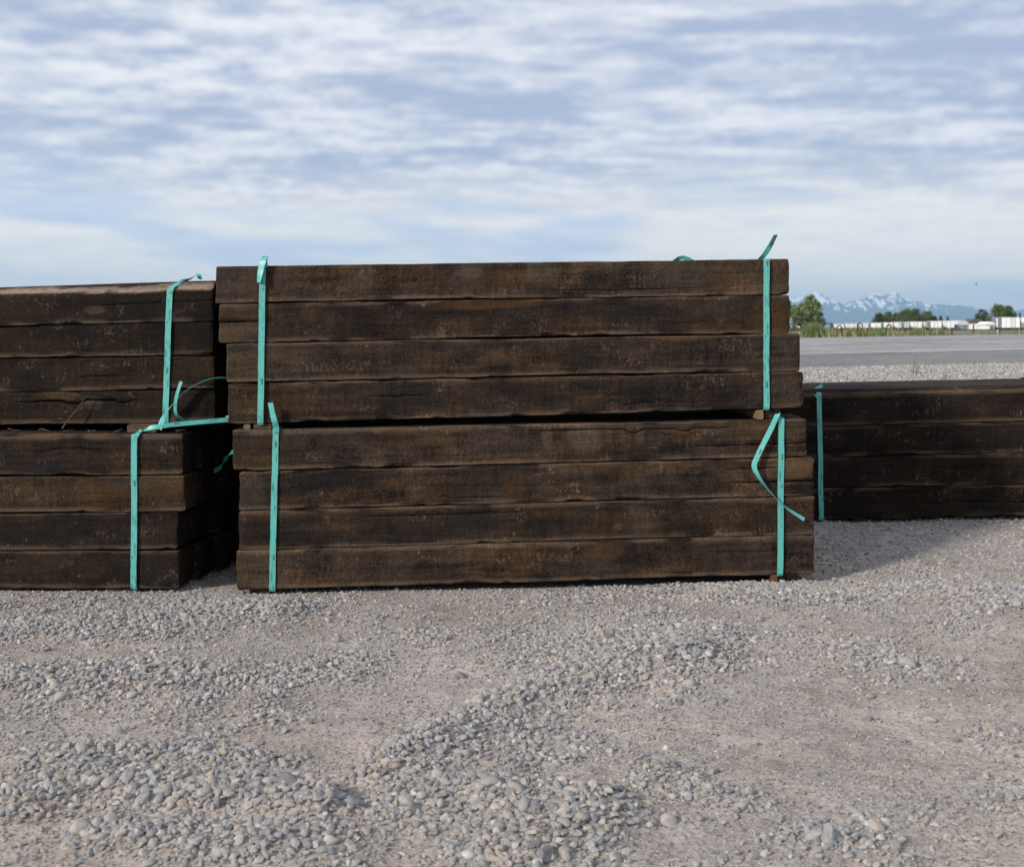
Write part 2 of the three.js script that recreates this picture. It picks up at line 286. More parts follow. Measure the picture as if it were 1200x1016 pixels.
{ // snow-streaked mountain range about 30 km off
  const D0 = 30000, k = D0 / F, prof = [[700, 358], [780, 349], [850, 355], [900, 346], [925, 348], [945, 345.5], [952, 342.5], [958, 341], [965, 344.5], [975, 350], [988, 356], [998, 352], [1008, 349], [1016, 347], [1024, 342.5], [1030, 341], [1037, 343], [1044, 341.5], [1050, 340.5], [1056, 344], [1066, 348.5], [1078, 353], [1092, 357.5], [1105, 355], [1118, 356.5], [1135, 357.5], [1150, 360], [1162, 363.5], [1180, 365.5], [1192, 363], [1215, 359], [1260, 363], [1330, 357], [1420, 365], [1500, 362], [1700, 370]];
  const H = (X) => { const px = X / k + 600; if (px <= prof[0][0]) return (HY - prof[0][1]) * k * clamp(1 + (px - 700) / 900, 0.5, 1); for (let i = 0; i + 1 < prof.length; i++) if (px < prof[i + 1][0]) { const t = (px - prof[i][0]) / (prof[i + 1][0] - prof[i][0]); return (HY - lerp(prof[i][1], prof[i + 1][1], t)) * k; } return 14 * k; };
  const xs = [...span(-9000, 6000, 300), ...span(6000, 14000, 32), ...span(14000, 24000, 300), 24000], ds = span(24500, 33000, 110);
  const yf = (X, d) => {
    const t = (D0 - d) / (D0 - 24500);                     // 0 at the crest .. 1 at the foot
    const n = Math.abs(fbm(X * 0.0011 + 7, d * 0.0006, 4) - 0.5) * 2, n2 = fbm(X * 0.0042, d * 0.0030, 3) - 0.5;
    const sh = X + (fbm(d * 0.0007, X * 0.0002, 2) - 0.5) * 2600 * Math.max(t, 0);
    const f = t >= 0 ? Math.pow(1 - clamp(t), 1.25) : clamp(1 + t * 1.6);
    const j = (fbm(X * 0.012, 3, 3) - 0.5) * 55;
    return Math.max(-60, (H(sh) + j * f) * f + (-n * 300 + n2 * 160) * Math.sin(clamp(t) * Math.PI) * 0.8 - 20);
  };
  M.mountain = new THREE.MeshStandardMaterial({ vertexColors: true, roughness: 1 });
  structure(mesh('mountains', sheet(xs, ds, yf, (X, d) => {
    const y = yf(X, d), gx = yf(X + 90, d) - yf(X - 90, d), n = fbm(X * 0.006, d * 0.0035, 4), n2 = fbm(X * 0.018 + 5, d * 0.003, 3);
    const s = ss(0.44, 0.56, (y - 430) / 900 + (n - 0.5) * 0.9 + (n2 - 0.5) * 1.0 + gx * 0.0006 + 0.20);
    return [lerp(0.06, 0.80, s), lerp(0.075, 0.82, s), lerp(0.085, 0.86, s)];
  }, 1000), M.mountain));
}
scene.fog = new THREE.FogExp2(rgb(0.46, 0.73, 1.0), 0.000046);

// ------------------------------------------------------------------ timbers
const TW = 1024, TH = 256;
function tieMat(seed, o = {}) {
  const r = rng(seed * 13 + 5), off = seed * 31.7, tone = (o.tone ?? 1) * (0.9 + 0.2 * r()), brown = o.brown ?? 0.5, L = 2.6, Q = 0.82;
  const bump = new Float32Array(TW * TH), cracks = [];
  for (let i = 0; i < 22; i++) cracks.push([r(), r(), 0.03 + r() * 0.2, (r() - 0.5) * 0.02, 0.5 + r()]);
  const marks = []; for (let i = 0; i < 70; i++) marks.push([r(), r(), 0.004 + r() * 0.02, r()]);
  const blot = o.blot ?? [], fx = 0.21;
  const map = dataTex(TW, TH, (D) => {
    for (let j = 0; j < TH; j++) for (let i = 0; i < TW; i++) {
      const u = i / TW, v = j / TH, x = u * L, y = v * Q;
      const warp = (fbm(x * 1.3 + off, y * 3 + off, 2) - 0.5) * 0.05;
      const g1 = vn(x * 2.2 + off, (y + warp) * 60 + off), g2 = vn(x * 7 + off, (y + warp) * 150), g3 = vn(x * 30 + off, y * 300);
      const big = fbm(x * 1.7 + off * 2, y * 5 + off, 4), med = fbm(x * 8 + off, y * 16 - off, 4), spk = vn(x * 110 + off, y * 90), ver = vn(x * 55 + off * 3, y * 9 + off);
      const sp2 = vn(x * 240 + off, y * 210), ver2 = vn(x * 170 + off, y * 22 + off);
      let k = tone * (0.66 + 0.5 * (big - 0.42) + 0.26 * (g1 - 0.5) + 0.22 * (g2 - 0.5) + 0.14 * (g3 - 0.5) + 0.85 * (med - 0.5) + 0.22 * (ver - 0.5) + 0.16 * (ver2 - 0.5) + 0.62 * (sp2 - 0.5) + 0.2 * (spk - 0.5));
      k = Math.max(k, 0.1); k = k * (0.62 + 0.38 * k);
      const bt = ss(0.44, 0.66, fbm(x * 2.6 - off, y * 9 + off, 3) + (brown - 0.5) * 0.35);
      let R = lerp(0.0300, 0.0440, bt) * k, G = lerp(0.0200, 0.0262, bt) * k, B = lerp(0.0142, 0.0142, bt) * k;
      // scuffed pale fibre and dust caught on the worn arrises, broken up by grain
      const vf = v / fx, edge = Math.min(Math.abs(v), Math.abs(v - fx), Math.abs(1 - v)) * Q;
      const wear = ss(0.026, 0.004, edge) * ss(0.42, 0.70, med * 0.7 + g2 * 0.4 + (o.edge ?? 0.0));
      R += wear * 0.050; G += wear * 0.036; B += wear * 0.025;
      const sc = ss(0.62, 0.76, fbm(x * 9 + off * 4, y * 17 + 8, 4)) * ss(0.5, 0.85, ver2 * 0.3 + spk * 0.5 + sp2 * 0.3);
      R += sc * 0.040; G += sc * 0.029; B += sc * 0.020;
      const dot = ss(0.93, 0.98, spk) * ss(0.5, 0.62, med); R += dot * 0.07; G += dot * 0.05; B += dot * 0.034;
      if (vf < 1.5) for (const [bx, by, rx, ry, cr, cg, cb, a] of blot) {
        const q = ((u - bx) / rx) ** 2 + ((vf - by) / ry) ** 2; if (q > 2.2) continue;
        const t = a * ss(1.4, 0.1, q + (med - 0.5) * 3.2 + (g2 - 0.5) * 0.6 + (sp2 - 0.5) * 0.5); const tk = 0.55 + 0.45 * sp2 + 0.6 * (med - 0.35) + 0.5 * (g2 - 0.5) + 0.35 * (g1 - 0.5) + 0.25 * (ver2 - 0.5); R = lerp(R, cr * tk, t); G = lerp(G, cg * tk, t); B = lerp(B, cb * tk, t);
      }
      const o4 = (j * TW + i) * 4; D[o4] = enc(R); D[o4 + 1] = enc(G); D[o4 + 2] = enc(B); D[o4 + 3] = 255;
      bump[j * TW + i] = 0.55 + 0.14 * (g1 - 0.5) + 0.18 * (g2 - 0.5) + 0.16 * (g3 - 0.5) + 0.35 * (med - 0.5) + 0.32 * (sp2 - 0.5) + 0.12 * (ver2 - 0.5);
    }
    for (const [cu, cv, len, sl, dep] of cracks) { const n = Math.floor(len * TW); for (let i = 0; i < n; i++) { const x = Math.floor((cu * TW + i)) % TW, y = mod(Math.floor((cv + sl * i / n + (vn(i * 0.03 + cu * 90, 1) - 0.5) * 0.02) * TH), TH), e = Math.sin(Math.PI * i / n); bump[y * TW + x] -= 0.5 * dep * e; if (dep > 1) bump[mod(y + 1, TH) * TW + x] -= 0.3 * e; } }
    for (const [mu, mv, len, wt] of marks) { const x = Math.floor(mu * TW), n = Math.floor(len / Q * TH) + 2; for (let i = 0; i < n; i++) { const y = mod(Math.floor(mv * TH) + i, TH), o4 = (y * TW + mod(x + Math.floor(i * (wt - 0.5) * 0.3), TW)) * 4, a = 8 + 22 * wt; D[o4] = Math.min(255, D[o4] + a); D[o4 + 1] = Math.min(255, D[o4 + 1] + a * 0.8); D[o4 + 2] = Math.min(255, D[o4 + 2] + a * 0.55); } }
  }, true);
  const bmp = dataTex(TW, TH, (D) => { for (let i = 0; i < TW * TH; i++) { const k = 255 * clamp(bump[i]); D[i * 4] = D[i * 4 + 1] = D[i * 4 + 2] = k; D[i * 4 + 3] = 255; } }, false);
  return new THREE.MeshPhysicalMaterial({ map, bumpMap: bmp, bumpScale: 0.005, roughness: 0.9, specularIntensity: 0.4 });
}
// A tie from x0..x1; front face at z = z0, back at z0 - w; ends give [yBottom, yTop] at the left and the right end.
function tieGeo(o) {
  const { x0, x1, l, rr, z0, w, seed, fine = true, wane = 0, split } = o, L = x1 - x0, n = fine ? 150 : 14, off = seed * 7.13;
  const ts = fine ? [0, 0.0016, 0.004, 0.009, ...Array.from({ length: n - 1 }, (_, i) => 0.018 + 0.964 * i / (n - 2)), 0.991, 0.996, 0.9984, 1] : Array.from({ length: n + 1 }, (_, i) => i / n), N = ts.length - 1;
  const cf = fine ? 3 : 2, sideT = fine ? [0.25, 0.5, 0.75] : [0.5];
  const gr = rng(seed + 71), grooves = [];
  if (split) grooves.push({ f: 14, hw: 0.0045, ...split });
  if (fine) for (const y of [0.2, 0.42, 0.62, 0.82]) { const a = gr() * 0.85, len = 0.06 + gr() * 0.3, use = gr() < 0.34; if (use && (!split || Math.abs(split.y - y) > 0.13)) grooves.push({ y: y + (gr() - 0.5) * 0.08, f: 3, wob: 0.035, hw: 0.0013 + gr() * 0.0016, depth: 0.004 + gr() * 0.008, a: a - 0.01, b: a + 0.03, c: a + len, d: a + len + 0.05 }); }
  grooves.sort((p, q) => p.y - q.y);
  const pos = [], uv = [], idx = []; let ring = 0;
  const per = 0.82;
  for (let i = 0; i <= N; i++) {
    const t = ts[i], endR = Math.min(t, 1 - t) * L, x = x0 + L * t;
    const yb = lerp(l[0], rr[0], t), yt = lerp(l[1], rr[1], t), bow = (fbm(t * 2.2 + off, off, 2) - 0.5) * 0.010, zb = (fbm(t * 2 + off + 50, off, 2) - 0.5) * 0.014;
    const endRound = endR < 0.010 ? 0.004 * (1 - endR / 0.010) : 0;
    const y0 = yb + 0.0002 + endRound + bow * 0.2 + 0.0045 * ss(0.5, 0.85, fbm(t * 4 + off * 5, 7.7 + off, 3)), y1 = yt - 0.0002 - endRound + bow * 0.2 - 0.003 * ss(0.5, 0.85, fbm(t * 7 + off * 2, 1.7 + off, 3)), zf = z0 + zb - endRound, zk = z0 - w + zb + endRound;
    const cr = (c) => 0.0028 + 0.010 * Math.pow(fbm(t * 7 + off + c * 19, c * 5 + off, 3), 2) + 0.020 * ss(0.60, 0.78, fbm(t * 22 + off * 3 + c * 7, off, 3));
    const pts = [];
    const corner = (cz, cy, a0, a1, ry, rz) => { for (let k = 0; k <= cf; k++) { const a = lerp(a0, a1, k / cf); pts.push([cz + Math.cos(a) * rz, cy + Math.sin(a) * ry]); } };
    const r0 = cr(0), r1 = cr(1), r2 = cr(2), r3 = cr(3), wn = wane ? wane * (0.75 + 0.5 * fbm(t * 5 + off, 4, 3)) : 0;
    const side = (a, b) => { for (const s of sideT) pts.push([lerp(a[0], b[0], s), lerp(a[1], b[1], s)]); };
    const PI = Math.PI;
    corner(zf - r0, y0 + r0, -PI / 4, 0, r0, r0);
    const fA = [zf, y0 + r0], fB = wn ? [zf, y1 - wn] : [zf, y1 - r1];
    let from = fA;
    for (const q of grooves) {
      const c = lerp(fA[1], fB[1], clamp(q.y + (fbm(t * q.f + off + q.y * 30, 2, 3) - 0.5) * q.wob, 0.06, 0.94)), dep = q.depth * ss(q.a, q.b, t) * (q.c ? ss(q.d, q.c, t) : 1) * (0.5 + fbm(t * 30 + off, q.y * 9, 2)), hw = q.hw * (0.25 + 0.75 * clamp(dep / q.depth));
      side(from, [zf, c - hw * 1.5]); pts.push([zf, c - hw, 1], [zf - dep, c - hw * 0.35, 1], [zf - dep, c + hw * 0.35, 1], [zf, c + hw, 1]); from = [zf, c + hw * 1.5];
    }
    side(from, fB);
    if (wn) { for (let k = 0; k <= cf * 2; k++) { const a = k / (cf * 2), s2 = a * a * (3 - 2 * a) * 0.3 + a * 0.7; pts.push([zf - wn * 1.5 * s2, y1 - wn + wn * (a * 0.8 + 0.2 * Math.sin(a * PI / 2))]); } } else corner(zf - r1, y1 - r1, 0, PI / 2, r1, r1);
    side([zf - (wn ? wn * 1.5 : r1), y1], [zk + r2, y1]);
    corner(zk + r2, y1 - r2, PI / 2, PI, r2, r2);
    side([zk, y1 - r2], [zk, y0 + r3]);
    corner(zk + r3, y0 + r3, PI, 1.5 * PI, r3, r3);
    side([zk + r3, y0], [zf - r0, y0]);
    corner(zf - r0, y0 + r0, 1.5 * PI, 1.75 * PI, r0, r0);
    ring = pts.length; let acc = 0;
    for (let k = 0; k < ring; k++) {
      const [z, y] = pts[k]; if (k) acc += pts[k][2] || pts[k - 1][2] ? Math.abs(y - pts[k - 1][1]) : Math.hypot(z - pts[k - 1][0], y - pts[k - 1][1]);
      const m = fine ? (fbm(x * 9 + off, z * 14 + y * 22 + off, 3) - 0.5) * 0.007 : 0;
      pos.push(x + (i === 0 || i === N ? (vn(z * 30 + off, y * 30) - 0.5) * 0.008 : 0), y + m * 0.25 * (k > ring * 0.4 ? 0.3 : 1), z + m); uv.push(t * L / 2.6, acc / per);
    }
    if (i) for (let k = 0; k + 1 < ring; k++) { const a = (i - 1) * ring + k, b = a + ring; idx.push(a, b, b + 1, a, b + 1, a + 1); }
  }
  for (const e of [0, N]) {                                 // end grain
    const s = pos.length / 3; let cy = 0, cz = 0; for (let k = 0; k < ring; k++) { cy += pos[(e * ring + k) * 3 + 1] / ring; cz += pos[(e * ring + k) * 3 + 2] / ring; }
    const sg = e ? 1 : -1;
    pos.push(pos[e * ring * 3] + sg * 0.003, cy, cz); uv.push(0.5, 0.5);
    for (let k = 0; k < ring; k++) { const q = (e * ring + k) * 3; pos.push(pos[q], pos[q + 1], pos[q + 2]); uv.push(0.5 + (pos[q + 1] - cy) / 2.6 * 1.5, 0.5 + (pos[q + 2] - cz) / per * 1.5); }
    for (let k = 0; k + 1 < ring; k++) e ? idx.push(s, s + 1 + k + 1, s + 1 + k) : idx.push(s, s + 1 + k, s + 2 + k);
  }
  const g = new THREE.BufferGeometry(); g.setAttribute('position', new THREE.Float32BufferAttribute(pos, 3)); g.setAttribute('uv', new THREE.Float32BufferAttribute(uv, 2)); g.setIndex(idx); 
  // winding check: front must face +z
  g.computeVertexNormals();
  return g;
}
const sharedTie = [tieMat(901, { tone: 0.85 }), tieMat(902, { tone: 1.0, brown: 0.6 }), tieMat(903, { tone: 0.75, brown: 0.4 })];
const shadeTie = [tieMat(904, { tone: 0.5, brown: 0.3 }), tieMat(905, { tone: 0.42, brown: 0.4 }), tieMat(906, { tone: 0.55, brown: 0.35 })];  // creosoted rear ties, toned down further so the colour carries the shade of the gap
// A bundle stands on a vertical front plane given by the distance at two photo columns
function bundleFrame(pxL, dL, pxR, dR) {
  const A = new THREE.Vector3((pxL - 600) / F * dL, 0, -dL), B = new THREE.Vector3((pxR - 600) / F * dR, 0, -dR), ux = B.clone().sub(A).normalize(), len = A.distanceTo(B);
  const nrm = new THREE.Vector3(-ux.z, 0, ux.x);            // towards the camera
  return { A, ux, nrm, len, turn: Math.atan2(-ux.z, ux.x),
    at(px, py) { const dir = new THREE.Vector3((px - 600) / F, -(py - HY) / F, -1), o = new THREE.Vector3(0, EYE, 0), t = A.clone().sub(o).dot(nrm) / dir.dot(nrm), q = o.addScaledVector(dir, t); return [q.clone().sub(A).dot(ux), q.y]; },
    local(v) { const q = v.clone().sub(A); return new THREE.Vector3(q.dot(ux), q.y, q.dot(nrm)); } };
}
function bundle(o) {
  const f = bundleFrame(...o.frame), g = thing('timber_bundle', o.label, 'timber bundle', [0, 0, 0], undefined);
  g.position.copy(f.A); g.rotation.y = f.turn; const r = rng(o.seed), w = 0.222, fronts = [];
  o.ties.forEach((t, i) => {
    const L = f.at(t.xl ?? 300, t.yl[1]), R = f.at(t.xr ?? 900, t.yr[1]);
    let xl, xr, l, rr;
    const pl = f.at(t.pl ?? t.xl, t.yl[0]), plb = f.at(t.pl ?? t.xl, t.yl[1]), pr = f.at(t.pr ?? t.xr, t.yr[0]), prb = f.at(t.pr ?? t.xr, t.yr[1]);
    // heights are given at columns pl and pr; ends may lie outside the picture
    const XL = t.xl !== undefined ? f.at(t.xl, t.yl[0])[0] : t.x0, XR = t.xr !== undefined ? f.at(t.xr, t.yr[0])[0] : t.x1, ex = (a, b, xa, xb, x) => a + (b - a) * (x - xa) / (xb - xa);
    l = [ex(plb[1], prb[1], plb[0], prb[0], XL), ex(pl[1], pr[1], pl[0], pr[0], XL)]; rr = [ex(plb[1], prb[1], plb[0], prb[0], XR), ex(pl[1], pr[1], pl[0], pr[0], XR)];
    fronts.push({ XL, XR, l, rr });
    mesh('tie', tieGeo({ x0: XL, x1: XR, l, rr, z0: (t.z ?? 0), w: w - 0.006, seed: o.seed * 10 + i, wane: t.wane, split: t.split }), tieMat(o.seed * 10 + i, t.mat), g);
    for (let k = 1; k < (o.deep ?? 5); k++) {
      const j = (r() - 0.5) * (o.stagger ?? 0.1) - (o.inset ?? 0) * k, j2 = j + (r() - 0.5) * 0.02, up = i === 0 ? (o.backUp ?? 0) * (k === 1 ? 1 : 0.6) : 0, dy = (r() - 0.5) * 0.004;
      mesh('tie', tieGeo({ x0: XL + j, x1: XR + j2, l: [l[0] + dy, l[1] + dy + up - 0.004], rr: [rr[0] + dy, rr[1] + dy + up - 0.004], z0: -w * k + (r() - 0.5) * 0.004, w: w - 0.006, seed: o.seed * 100 + i * 10 + k, fine: false }), (o.dark ? shadeTie : sharedTie)[Math.floor(r() * 3)], g);
    }
  });
  return { g, f, fronts, depth: w * (o.deep ?? 5) };
}
const pale = (a = 0.6, s = 1) => [0.072 * s, 0.057 * s, 0.041 * s, a], tan = (a = 0.6) => [0.070, 0.045, 0.024, a], rust = (a = 0.6) => [0.062, 0.030, 0.011, a], dark = (a = 0.6) => [0.011, 0.0095, 0.009, a];
const MU = bundle({ seed: 1, frame: [262, 5.45, 941, 5.52], label: 'bundle of weathered railroad ties lying on top of another bundle, highest against the sky', ties: [
  { xl: 252, xr: 925, yl: [312, 355.5], yr: [303, 345], mat: { tone: 1.15, brown: 0.45, edge: 0.05, blot: [[0.435, 0.62, 0.022, 0.30, ...pale(0.75)], [0.56, 0.62, 0.030, 0.32, ...pale(0.5)], [0.5, 0.55, 0.03, 0.3, ...rust(0.5)], [0.05, 0.5, 0.07, 0.5, ...pale(0.35)], [0.8, 0.6, 0.06, 0.4, ...pale(0.4)], [0.245, 0.5, 0.03, 0.4, ...pale(0.3)], [0.94, 0.5, 0.06, 0.6, ...pale(0.22)]] } },
  { xl: 256, xr: 926, yl: [356, 402], yr: [345.5, 390], split: { y: 0.55, a: 0.095, b: 0.05, depth: 0.022, wob: 0.02 }, mat: { tone: 0.95, brown: 0.55, edge: 0.02, blot: [[0.03, 0.28, 0.055, 0.30, 0.075, 0.052, 0.030, 0.8], [0.03, 0.8, 0.055, 0.25, 0.055, 0.037, 0.022, 0.7], [0.47, 0.85, 0.10, 0.14, ...rust(0.75)], [0.155, 0.7, 0.02, 0.3, ...tan(0.4)], [0.19, 0.55, 0.012, 0.25, ...tan(0.5)], [0.75, 0.5, 0.15, 0.4, ...dark(0.4)], [0.97, 0.4, 0.05, 0.6, ...rust(0.55)]] } },
  { xl: 265, xr: 938, yl: [402.5, 448], yr: [390.5, 435], mat: { tone: 1.1, brown: 0.45, edge: 0.12, blot: [[0.06, 0.5, 0.09, 0.55, ...pale(0.33)], [0.62, 0.45, 0.03, 0.4, ...dark(0.6)], [0.78, 0.9, 0.06, 0.10, ...tan(0.7)], [0.95, 0.5, 0.05, 0.5, ...pale(0.25)], [0.3, 0.45, 0.06, 0.4, ...pale(0.2)]] } },
  { xl: 266.5, xr: 941, yl: [449, 497], yr: [435.5, 478.5], mat: { tone: 0.85, brown: 0.4, blot: [[0.07, 0.5, 0.07, 0.5, ...rust(0.35)], [0.45, 0.5, 0.2, 0.5, ...dark(0.5)], [0.96, 0.5, 0.05, 0.5, ...pale(0.28)], [0.55, 0.92, 0.06, 0.10, ...tan(0.7)]] } },
] });
const ML = bundle({ seed: 2, frame: [277, 5.45, 955, 5.52], label: 'bundle of weathered railroad ties on the gravel carrying the tallest bundle', ties: [
  { xl: 272.5, xr: 945.5, yl: [503.5, 552], yr: [491, 535], split: { y: 0.34, a: 0.72, b: 0.9, depth: 0.014, wob: 0.04 }, mat: { tone: 1.15, brown: 0.62, edge: 0.1, blot: [[0.61, 0.6, 0.03, 0.45, ...pale(0.75)], [0.54, 0.6, 0.008, 0.35, ...pale(0.6)], [0.7, 0.6, 0.012, 0.2, ...pale(0.5)], [0.9, 0.75, 0.09, 0.35, ...tan(0.35)], [0.05, 0.4, 0.06, 0.5, ...tan(0.3)]] } },
  { xl: 280.5, xr: 954, yl: [553, 598.5], yr: [536, 580.5], split: { y: 0.38, a: 0.82, b: 0.93, depth: 0.02, wob: 0.04 }, mat: { tone: 1.0, brown: 0.65, edge: 0.05, blot: [[0.955, 0.75, 0.05, 0.30, 0.10, 0.060, 0.032, 0.85], [0.2, 0.8, 0.08, 0.25, ...dark(0.55)], [0.3, 0.4, 0.015, 0.3, ...tan(0.5)], [0.02, 0.5, 0.03, 0.5, ...pale(0.35)], [0.47, 0.5, 0.02, 0.3, ...rust(0.6)]] } },
  { xl: 280, xr: 955, yl: [599, 645], yr: [581, 626], mat: { tone: 0.82, brown: 0.42, edge: 0.08, blot: [[0.69, 0.45, 0.03, 0.4, ...pale(0.42)], [0.7, 0.4, 0.03, 0.3, ...tan(0.35)], [0.3, 0.5, 0.2, 0.5, ...dark(0.4)], [0.93, 0.92, 0.07, 0.1, ...tan(0.6)]] } },
  { xl: 277, xr: 955, yl: [645.5, 692], yr: [626.5, 673], mat: { tone: 1.15, brown: 0.62, edge: 0.12, blot: [[0.05, 0.4, 0.06, 0.5, ...pale(0.4)], [0.49, 0.6, 0.02, 0.4, ...rust(0.6)], [0.43, 0.8, 0.02, 0.2, ...tan(0.6)], [0.63, 0.7, 0.03, 0.25, ...rust(0.7)], [0.28, 0.6, 0.02, 0.3, ...pale(0.3)], [0.62, 0.4, 0.04, 0.4, ...pale(0.2)]] } },
] });
const LL = bundle({ seed: 3, inset: -0.032, stagger: 0.04, dark: true, frame: [0, 5.52, 213, 5.5], label: 'bundle of dark railroad ties on the gravel with its cut ends facing a narrow gap', ties: [
  { x0: -1.68, xr: 213, pl: 2, yl: [507, 557], yr: [509, 557], mat: { tone: 0.7, brown: 0.55, edge: 0.14, blot: [[0.72, 0.1, 0.08, 0.14, ...dark(0.8)], [0.5, 0.5, 0.2, 0.5, ...dark(0.3)]] } },
  { x0: -1.66, xr: 216, pl: 2, yl: [559, 602], yr: [557.5, 599], mat: { tone: 0.92, brown: 0.75, edge: 0.15, blot: [[0.93, 0.75, 0.1, 0.35, ...tan(0.45)], [0.8, 0.5, 0.06, 0.4, ...rust(0.5)], [0.95, 0.5, 0.05, 0.4, ...rust(0.5)]] } },
  { x0: -1.7, xr: 207, pl: 2, yl: [603, 645.5], yr: [599.5, 645], mat: { tone: 0.56, brown: 0.35, edge: 0.08 } },
  { x0: -1.69, xr: 208.5, pl: 2, yl: [646, 690], yr: [646, 690], mat: { tone: 0.6, brown: 0.5, edge: 0.08 } },
] });
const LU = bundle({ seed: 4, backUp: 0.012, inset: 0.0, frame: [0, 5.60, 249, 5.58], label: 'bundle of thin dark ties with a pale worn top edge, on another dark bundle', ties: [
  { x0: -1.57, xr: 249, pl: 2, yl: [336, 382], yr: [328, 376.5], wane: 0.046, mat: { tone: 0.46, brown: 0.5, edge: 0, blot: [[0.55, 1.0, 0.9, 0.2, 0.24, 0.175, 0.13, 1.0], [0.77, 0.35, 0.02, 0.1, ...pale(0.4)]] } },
  { x0: -1.55, xr: 248, pl: 2, yl: [382.5, 420.5], yr: [377, 416], mat: { tone: 0.46, brown: 0.5, edge: 0.08 } },
  { x0: -1.58, xr: 250, pl: 2, yl: [421, 459.5], yr: [416.5, 456], mat: { tone: 0.5, brown: 0.6, edge: 0.06 } },
  { x0: -1.56, xr: 251, pl: 2, yl: [460, 498.5], yr: [456.5, 495], split: { y: 0.7, a: 0.62, b: 0.7, c: 0.82, d: 0.88, depth: 0.02, wob: 0.14 }, mat: { tone: 0.46, brown: 0.65, edge: 0.05, blot: [[0.70, 0.75, 0.04, 0.12, ...tan(0.7)], [0.76, 0.6, 0.02, 0.2, ...pale(0.5)]] } },
] });
const RB = bundle({ seed: 5, backUp: 0.004, deep: 4, frame: [940, 6.93, 1200, 6.91], label: 'low bundle of near-black railroad ties on shaded gravel with the road behind', ties: [
  { x0: -0.12, x1: 2.47, pl: 945, pr: 1198, yl: [457, 500], yr: [451.5, 493.5], wane: 0.028, mat: { tone: 0.6, brown: 0.6, edge: 0.12 } },
  { x0: -0.10, x1: 2.49, pl: 945, pr: 1198, yl: [500.5, 537.5], yr: [494, 529.5], mat: { tone: 0.62, brown: 0.5 } },
  { x0: -0.13, x1: 2.46, pl: 945, pr: 1198, yl: [538, 572], yr: [530, 568], mat: { tone: 0.66, brown: 0.55 } },
  { x0: -0.11, x1: 2.48, pl: 945, pr: 1198, yl: [572.5, 609], yr: [568.5, 605], mat: { tone: 0.55, brown: 0.45 } },
] });

// ------------------------------------------------------------------ straps
M.strap = new THREE.MeshStandardMaterial({ roughness: 0.42, side: THREE.DoubleSide, map: dataTex(1024, 64, (D, W, H) => {
  const r = rng(88); for (let j = 0; j < H; j++) for (let i = 0; i < W; i++) { const u = i / W, v = j / H, k = 0.86 + 0.10 * vn(u * 6, v * 16, 6, 16) + 0.12 * vn(u * 60, v * 4, 60, 4) + 0.06 * Math.cos(v * 6.283 * 8) * 0.4, dirt = ss(0.62, 0.85, vn(u * 25 + 3, v * 3, 25, 3) * 0.6 + vn(u * 90, v * 9, 90, 9) * 0.45), o = (j * W + i) * 4; D[o] = enc(lerp(0.095, 0.06, dirt) * k); D[o + 1] = enc(lerp(0.405, 0.21, dirt) * k); D[o + 2] = enc(lerp(0.365, 0.19, dirt) * k); D[o + 3] = 255; }
  for (let n = 0; n < 5; n++) { const cx = Math.floor(r() * W), cy = Math.floor(r() * H), R = 3 + r() * 7; for (let y = -R; y < R; y++) for (let x = -R; x < R; x++) { if (x * x + y * y * 0.5 > R * R || r() < 0.35) continue; const o = (mod(Math.floor(cy + y), H) * W + mod(Math.floor(cx + x), W)) * 4; D[o] = 30; D[o + 1] = 55; D[o + 2] = 52; } }
}, true) });
function ribbon(ctrl, width = 0.034, thick = 0.0014, sharp = false, u0 = 0) {
  // ctrl: [position, width axis]; swept flat band
  const V = ctrl.map((c) => c[0]), n = sharp ? 0 : (ctrl.length - 1) * 14, pts = [], ws = [];
  if (sharp) for (const c of ctrl) { pts.push(c[0].clone()); ws.push(c[1].clone()); } else {
    const cv = new THREE.CatmullRomCurve3(V, false, 'centripetal');
    for (let i = 0; i <= n; i++) { const t = i / n, s = t * (ctrl.length - 1), a = Math.min(Math.floor(s), ctrl.length - 2); pts.push(cv.getPoint(t)); ws.push(ctrl[a][1].clone().lerp(ctrl[a + 1][1], s - a)); }
  }
  const pos = [], uv = [], idx = []; let acc = u0;
  for (let i = 0; i < pts.length; i++) {
    const T = pts[Math.min(i + 1, pts.length - 1)].clone().sub(pts[Math.max(i - 1, 0)]).normalize(), w = ws[i].clone().addScaledVector(T, -ws[i].dot(T)).normalize(), nn = new THREE.Vector3().crossVectors(T, w).normalize();
    if (i) acc += pts[i].distanceTo(pts[i - 1]);
    for (const [a, b, v] of [[-1, 1, 0], [1, 1, 1], [1, -1, 1], [-1, -1, 0]]) { const q = pts[i].clone().addScaledVector(w, a * width / 2).addScaledVector(nn, b * thick / 2); pos.push(q.x, q.y, q.z); uv.push(acc / 1.6, v); }
    if (i) for (let k = 0; k < 4; k++) { const a = (i - 1) * 4 + k, b = (i - 1) * 4 + (k + 1) % 4; idx.push(a, b, b + 4, a, b + 4, a + 4); }
  }
  const l = (pts.length - 1) * 4; idx.push(0, 2, 1, 0, 3, 2, l, l + 1, l + 2, l, l + 2, l + 3);
  let g = new THREE.BufferGeometry(); g.setAttribute('position', new THREE.Float32BufferAttribute(pos, 3)); g.setAttribute('uv', new THREE.Float32BufferAttribute(uv, 2)); g.setIndex(idx); g = g.toNonIndexed(); g.computeVertexNormals(); return g;
}
const XA = new THREE.Vector3(1, 0, 0), ZA = new THREE.Vector3(0, 0, 1), YA = new THREE.Vector3(0, 1, 0);
